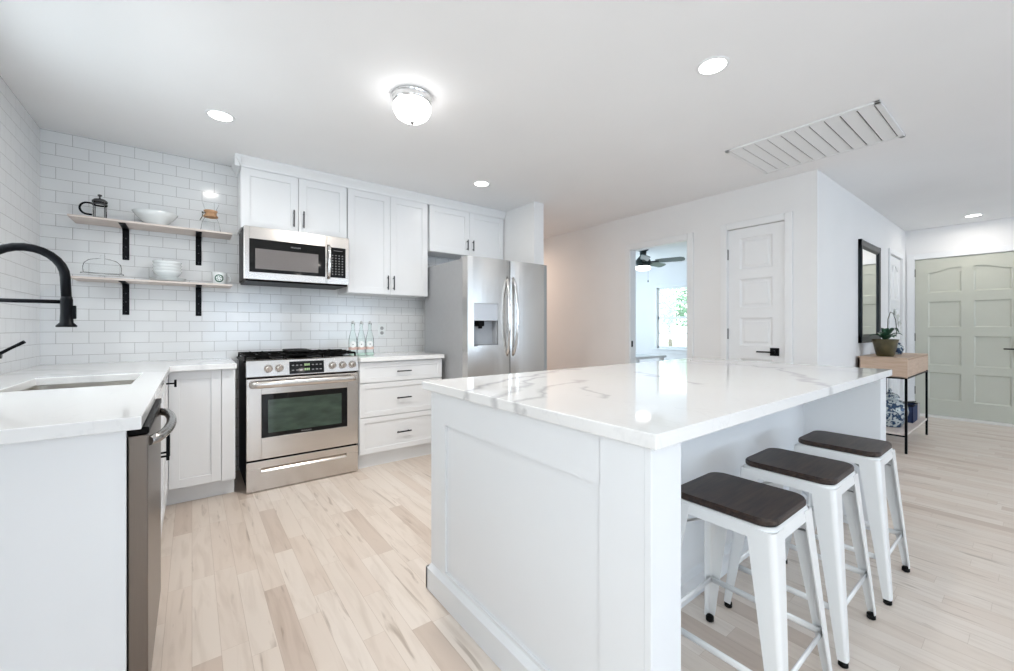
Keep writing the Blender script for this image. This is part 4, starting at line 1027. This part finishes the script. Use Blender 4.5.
# ---------------------------------------------------------------- stools
SH = .610
def make_stool(cx, cy, label):
    t = thing('bar_stool', (cx, cy, 0), label, 'stool', 'metal stools at the island')
    b = B(); zt = SH
    b.loft([(cx, cy, .147, .150, .045, zt - .022), (cx, cy, .151, .154, .05, zt - .018), (cx, cy, .151, .154, .05, zt - .006), (cx, cy, .147, .150, .046, zt)], n=8)
    b.build('seat', DWOOD, t)
    b = B()
    b.loft([(cx, cy, .147, .150, .040, zt - .023), (cx, cy, .152, .155, .040, zt - .028), (cx, cy, .158, .161, .034, zt - .060), (cx, cy, .154, .157, .030, zt - .060), (cx, cy, .148, .151, .036, zt - .030), (cx, cy, .01, .01, .005, zt - .028)], cap=False, n=8)
    b.build('seat_pan', WHITE, t)
    ZT = zt - .032
    def corner(z):
        k = z / ZT
        return .203 + (.1535 - .203) * k, .203 + (.1565 - .203) * k
    for sx in (-1, 1):
        for sy in (-1, 1):
            b = B(); bm = b.bm; rings = []
            N = 10
            for i in range(N + 1):
                z = .022 + (ZT - .022) * i / N; hx, hy = corner(z); k = (z / ZT)
                wd = .024 + .048 * k; r = .007 + .010 * k
                pts = [(sx * (hx - wd), sy * hy)]
                for q in range(6):
                    a = PI / 2 * q / 5
                    pts.append((sx * (hx - r + r * math.sin(a)), sy * (hy - r + r * math.cos(a))))
                pts.append((sx * hx, sy * (hy - wd)))
                rings.append([bm.verts.new((cx + p[0], cy + p[1], z)) for p in pts])
            for A, C in zip(rings, rings[1:]):
                for q in range(len(A) - 1):
                    f = bm.faces.new((A[q], A[q + 1], C[q + 1], C[q])); f.smooth = False
            bmesh.ops.recalc_face_normals(bm, faces=bm.faces[:])
            lg = b.build('leg', WHITE, t)
            so = lg.modifiers.new('thick', 'SOLIDIFY'); so.thickness = .004; so.offset = 0
            hx, hy = corner(.012)
            b = B(); b.cyl((cx + sx * (hx - .0135), cy + sy * (hy - .0135), .011), .0145, .022, 'z', seg=14, bev=.003); b.build('foot_cap', RUBBER, lg)
    # rails just above the floor
    zr = .175; hx, hy = corner(zr); hx -= .012; hy -= .012
    for p, q in (((-hx, -hy), (hx, -hy)), ((-hx, hy), (hx, hy)), ((-hx, -hy), (-hx, hy)), ((hx, -hy), (hx, hy))):
        b = B(); b.tube([(cx + p[0], cy + p[1], zr), (cx + q[0], cy + q[1], zr)], .0095, 8, flat=(1.25, .45)); b.build('foot_rail', WHITE, t)
    b = B(); zz = zt - .10; hx, hy = corner(zz); hx -= .022; hy -= .022
    for s in (-1, 1):
        b.tube([(cx - hx, cy - s * hy, zz - .01), (cx - .05, cy - s * .05, zz + .018), (cx + .05, cy + s * .05, zz + .018), (cx + hx, cy + s * hy, zz - .01)], .005, 8, flat=(.6, 1.6))
    b.build('cross_brace', mat('bare_steel_brace', (.55, .55, .56), .3, .9), t)
    return t
s0 = make_stool(1.437, .598, 'dark-seated white metal stool nearest to the camera')
for cx, lab in ((1.945, 'dark-seated white metal stool in the middle of the row of three'), (2.488, 'dark-seated white metal stool farthest along, beside the far island end')):
    c = copy_tree(s0); c.location = (cx, .600 if cx < 2.2 else .580, 0); c['label'] = lab
s0.location = (1.426, .606, 0)

# ---------------------------------------------------------------- entry: console table and its things, mirror
tx0, tx1, ty0, ty1 = 5.16, 6.28, .745, 1.095
ctb = thing('console_table', ((tx0 + tx1) / 2, (ty0 + ty1) / 2, 0), 'light oak console table with thin black metal legs in the entry', 'table')
b = B(); b.box(tx0, tx1, ty0, ty1, .862, .875, .002); b.box(tx0, tx0 + .015, ty0, ty1, .69, .863); b.box(tx1 - .015, tx1, ty0, ty1, .69, .863); b.box(tx0, tx1, ty1 - .015, ty1, .69, .863); b.box(tx0, tx1, ty0 + .012, ty1, .69, .70)
b.build('drawer_box', OAK, ctb)
for a, c in ((tx0 + .018, (tx0 + tx1) / 2 - .003), ((tx0 + tx1) / 2 + .003, tx1 - .018)):
    B().box(a, c, ty0, ty0 + .018, .704, .858, .002).build('drawer_front', OAK, ctb)
for x in (tx0 + .012, tx1 - .012):
    for y in (ty0 + .01, ty1 - .01):
        B().box(x - .009, x + .009, y - .009, y + .009, 0, .70, .001, 1).build('leg', BLACK, ctb)
b = B(); b.box(tx0 + .012, tx1 - .012, ty0 + .005, ty1 - .005, .163, .180, .002); b.build('lower_shelf', SHELF, ctb)
b = B(); b.box(tx0 + .006, tx0 + .018, ty0, ty1, .150, .163); b.box(tx1 - .018, tx1 - .006, ty0, ty1, .150, .163)
b.box(tx0, tx1, ty0 + .003, ty0 + .016, .681, .691); b.box(tx0, tx0 + .014, ty0, ty1, .681, .691); b.build('crossbar', BLACK, ctb)
TT, TS = .8755, .1805

t = thing('orchid_pot', (5.36, .93, TT), 'white orchid in an olive glazed pot on the console table', 'potted plant')
x, y = 5.36, .93
b = B(); b.lathe([(0, 0), (.062, 0), (.070, .02), (.090, .12), (.097, .15), (.101, .165), (.094, .165), (.087, .14), (0, .138)], (x, y, TT), 32); b.build('pot', CLAY, t)
b = B()
def leaf(b, base, ang, L_, rise, w_):
    n = 8; A = []; C = []
    for k in range(n + 1):
        u = k / n; r = L_ * u; z = base[2] + rise * math.sin(PI * u * .75) * 1.2; ww = w_ * math.sin(PI * min(1, .12 + u * .88)) ** .7
        p = Vector((base[0] + r * math.cos(ang), base[1] + r * math.sin(ang), z)); n_ = Vector((-math.sin(ang), math.cos(ang), 0))
        A.append(p + n_ * ww + Vector((0, 0, ww * .35))); C.append(p - n_ * ww + Vector((0, 0, ww * .35))); 
        if k:
            b.quad([A[-2], A[-1], pc, pl][:2] + [p, pl]) ; b.quad([pl, p, C[-1], C[-2]])
        pl = p; pc = p
for a, L_, rs in ((-2.6, .17, .04), (-1.2, .13, .06), (-.3, .18, .045), (.6, .14, .06), (2.2, .13, .05), (3.1, .16, .07), (-2.0, .12, .09), (-.8, .12, .10), (-3.0, .12, .10)):
    leaf(b, (x, y, TT + .15), a, L_, rs, .028)
b.build('leaves', LEAF, t)
sp = [(x - .02, y - .02, TT + .14), (x - .015, y - .02, TT + .25), (x + .0, y - .02, TT + .36), (x + .04, y - .03, TT + .43), (x + .10, y - .04, TT + .42), (x + .16, y - .05, TT + .35), (x + .19, y - .05, TT + .27), (x + .20, y - .05, TT + .21)]
b = B(); b.tube(sp, .0035, 8); b.build('flower_stem', STEM, t)
b = B(); rnd = random.Random(4)
for k in range(11):
    u = .40 + .58 * k / 10; i = u * (len(sp) - 1); j = min(int(i), len(sp) - 2); p = Vector(sp[j]).lerp(Vector(sp[j + 1]), i - j) + Vector((rnd.uniform(-.02, .02), rnd.uniform(-.03, .0), rnd.uniform(-.015, .02)))
    rr = .040 if k < 8 else .020
    for q in range(5):
        a = 2 * PI * q / 5 + k
        d = Vector((math.cos(a), -.25, math.sin(a))); e = Vector((-math.sin(a), 0, math.cos(a)))
        b.quad([p, p + d * rr * .55 + e * rr * .42, p + d * rr, p + d * rr * .55 - e * rr * .42])
b.build('blossoms', PETAL, t)

def jar(name, x, y, z, s, label, prof_h):
    t = thing(name, (x, y, z), label, 'jar')
    b = B(); b.lathe([(0, 0), (.30 * s, 0), (.33 * s, .02 * s), (.44 * s, .30 * s), (.5 * s, .55 * s), (.47 * s, .78 * s), (.33 * s, .93 * s), (.2 * s, .98 * s), (.2 * s, 1.04 * s)], (x, y, z), 32); b.build('jar_body', BLUEW, t)
    b = B(); b.lathe([(.27 * s, 1.02 * s), (.27 * s, 1.05 * s), (.21 * s, 1.14 * s), (.08 * s, 1.20 * s), (.035 * s, 1.22 * s), (.06 * s, 1.27 * s), (.035 * s, 1.33 * s), (0, 1.35 * s)], (x, y, z), 24); b.build('lid', BLUEW if name == 'ginger_jar' else BLUEW, t)
jar('ginger_jar', 5.50, .92, TS, .275, 'large lidded blue and white ginger jar on the console lower shelf', 0)
jar('ginger_jar', 5.84, .92, TT, .105, 'small lidded blue and white jar beside the orchid pot', 0)

t = thing('magazine_basket', (6.0, .90, TS), 'navy fabric basket with a dark metal handle on the lower shelf', 'basket')
b = B(); bx0, bx1, by0, by1 = 5.82, 6.08, .80, 1.02
b.box(bx0, bx0 + .006, by0, by1, TS, TS + .17); b.box(bx1 - .006, bx1, by0, by1, TS, TS + .17); b.box(bx0, bx1, by0, by0 + .006, TS, TS + .17); b.box(bx0, bx1, by1 - .006, by1, TS, TS + .17); b.box(bx0, bx1, by0, by1, TS, TS + .006)
b.build('fabric_sides', NAVY, t)
b = B(); b.tube([(bx0, by0, TS + .172), (bx1, by0, TS + .172), (bx1, by1, TS + .172), (bx0, by1, TS + .172)], .006, 8, closed=True)
b.tube([(bx0, (by0 + by1) / 2, TS + .172), (bx1 + .05, by0 + .02, TS + .185), (bx1, (by0 + by1) / 2, TS + .172)], .005, 8); b.build('metal_rim', BLACK, t)
for k in range(5):
    o = B().box(6.115 + k * .018, 6.128 + k * .018, .80, 1.0, TS, TS + .165 - .008 * (k % 2), .001, 1).build('standing_book', mat('book_cloth_%d' % (k % 3), ((.55, .50, .46), (.25, .25, .3), (.68, .66, .62))[k % 3], .7), None, (6.12 + k * .018, .9, TS))
    tag(o, '%s thin book standing right of the navy basket' % ('leftmost', 'second', 'middle', 'fourth', 'rightmost')[k], 'book', 'books beside the navy basket')

# mirror
mr = thing('wall_mirror', (5.68, 1.115, 1.52), 'tall rectangular mirror in a glossy black frame above the console', 'mirror')
mx0, mx1, mz0, mz1 = 5.26, 6.06, 1.0, 2.035; fw = .085
b = B()
pr = [(0, 0), (0, -.022), (.015, -.03), (.06, -.024), (fw, -.012), (fw, 0)]   # (inward, out)
b.prism([(mx0 + p, 1.1145 + q) for p, q in pr], 'z', mz0, mz1); b.prism([(mx1 - p, 1.1145 + q) for p, q in pr], 'z', mz0, mz1)
b.prism([(1.1145 + q, mz0 + p) for p, q in pr], 'x', mx0, mx1); b.prism([(1.1145 + q, mz1 - p) for p, q in pr], 'x', mx0, mx1)
b.build('frame', FRAMEB, mr)
B().box(mx0 + fw - .01, mx1 - fw + .01, 1.104, 1.108, mz0 + fw - .01, mz1 - fw + .01).build('mirror_glass', MIRROR, mr)

# ---------------------------------------------------------------- bedroom: fan and low table
fx, fy = 5.865, 3.98
fan = thing('ceiling_fan', (fx, fy, CEILZ), 'dark ceiling fan with lit lamp seen through the doorway', 'ceiling fan')
FB = mat('fan_dark_bronze', (.012, .022, .022), .4, .3)
b = B(); b.lathe([(0, 0), (.085, 0), (.085, -.025), (.055, -.04), (.05, -.11), (.085, -.15), (.115, -.185), (.125, -.24), (.12, -.285), (0, -.285)], (fx, fy, CEILZ), 28); b.build('motor_housing', FB, fan)
b = B(); b.lathe([(.112, -.286), (.118, -.295), (.112, -.335), (.08, -.350), (0, -.355)], (fx, fy, CEILZ), 28); b.build('lamp_bowl', mat('fan_lamp_glow', (1, .99, .97), .4, emit=2.5), fan)
BLW = mat('blade_grey', (.16, .19, .19), .45)
for k in range(5):
    a = math.radians(-70 + 72 * k)
    R = Matrix.Translation((fx, fy, CEILZ - .215)) @ Matrix.Rotation(a, 4, 'Z') @ Matrix.Rotation(math.radians(-18), 4, 'X')
    b = B(R); n = 8
    b.prism([(.20, -.05), (.30, -.065), (.58, -.07), (.63, -.05), (.64, 0), (.63, .05), (.58, .07), (.30, .065), (.20, .05)], 'z', -.004, .004); bl = b.build('blade', BLW, fan)
    b = B(R); b.box(.10, .25, -.02, .02, -.012, -.003, .002); b.build('blade_bracket', FB, bl)
b = B(); b.tube([(fx + .05, fy - .06, CEILZ - .28), (fx + .05, fy - .06, CEILZ - .52)], .0015, 6); b.sphere((fx + .05, fy - .06, CEILZ - .53), .01, (1, 1, 1.8)); b.build('pull_chain', FB, fan)

lt = thing('low_table', (5.1, 3.6, 0), 'plain white table seen through the bedroom doorway', 'table')
b = B(); b.box(4.55, 5.57, 3.38, 3.9, .715, .75, .003); b.build('table_top', TRIM, lt)
for x in (4.6, 5.52):
    for y in (3.43, 3.85): B().box(x - .025, x + .025, y - .025, y + .025, 0, .715).build('leg', TRIM, lt)
# doorway strike plate
st = B().box(4.055, 4.08, 2.904, 2.9095, .93, 1.0).build('strike_plate', DARKPL, None, (4.1, 2.907, .96))
tag(st, 'small dark strike plate on the left jamb of the open doorway', 'latch plate')
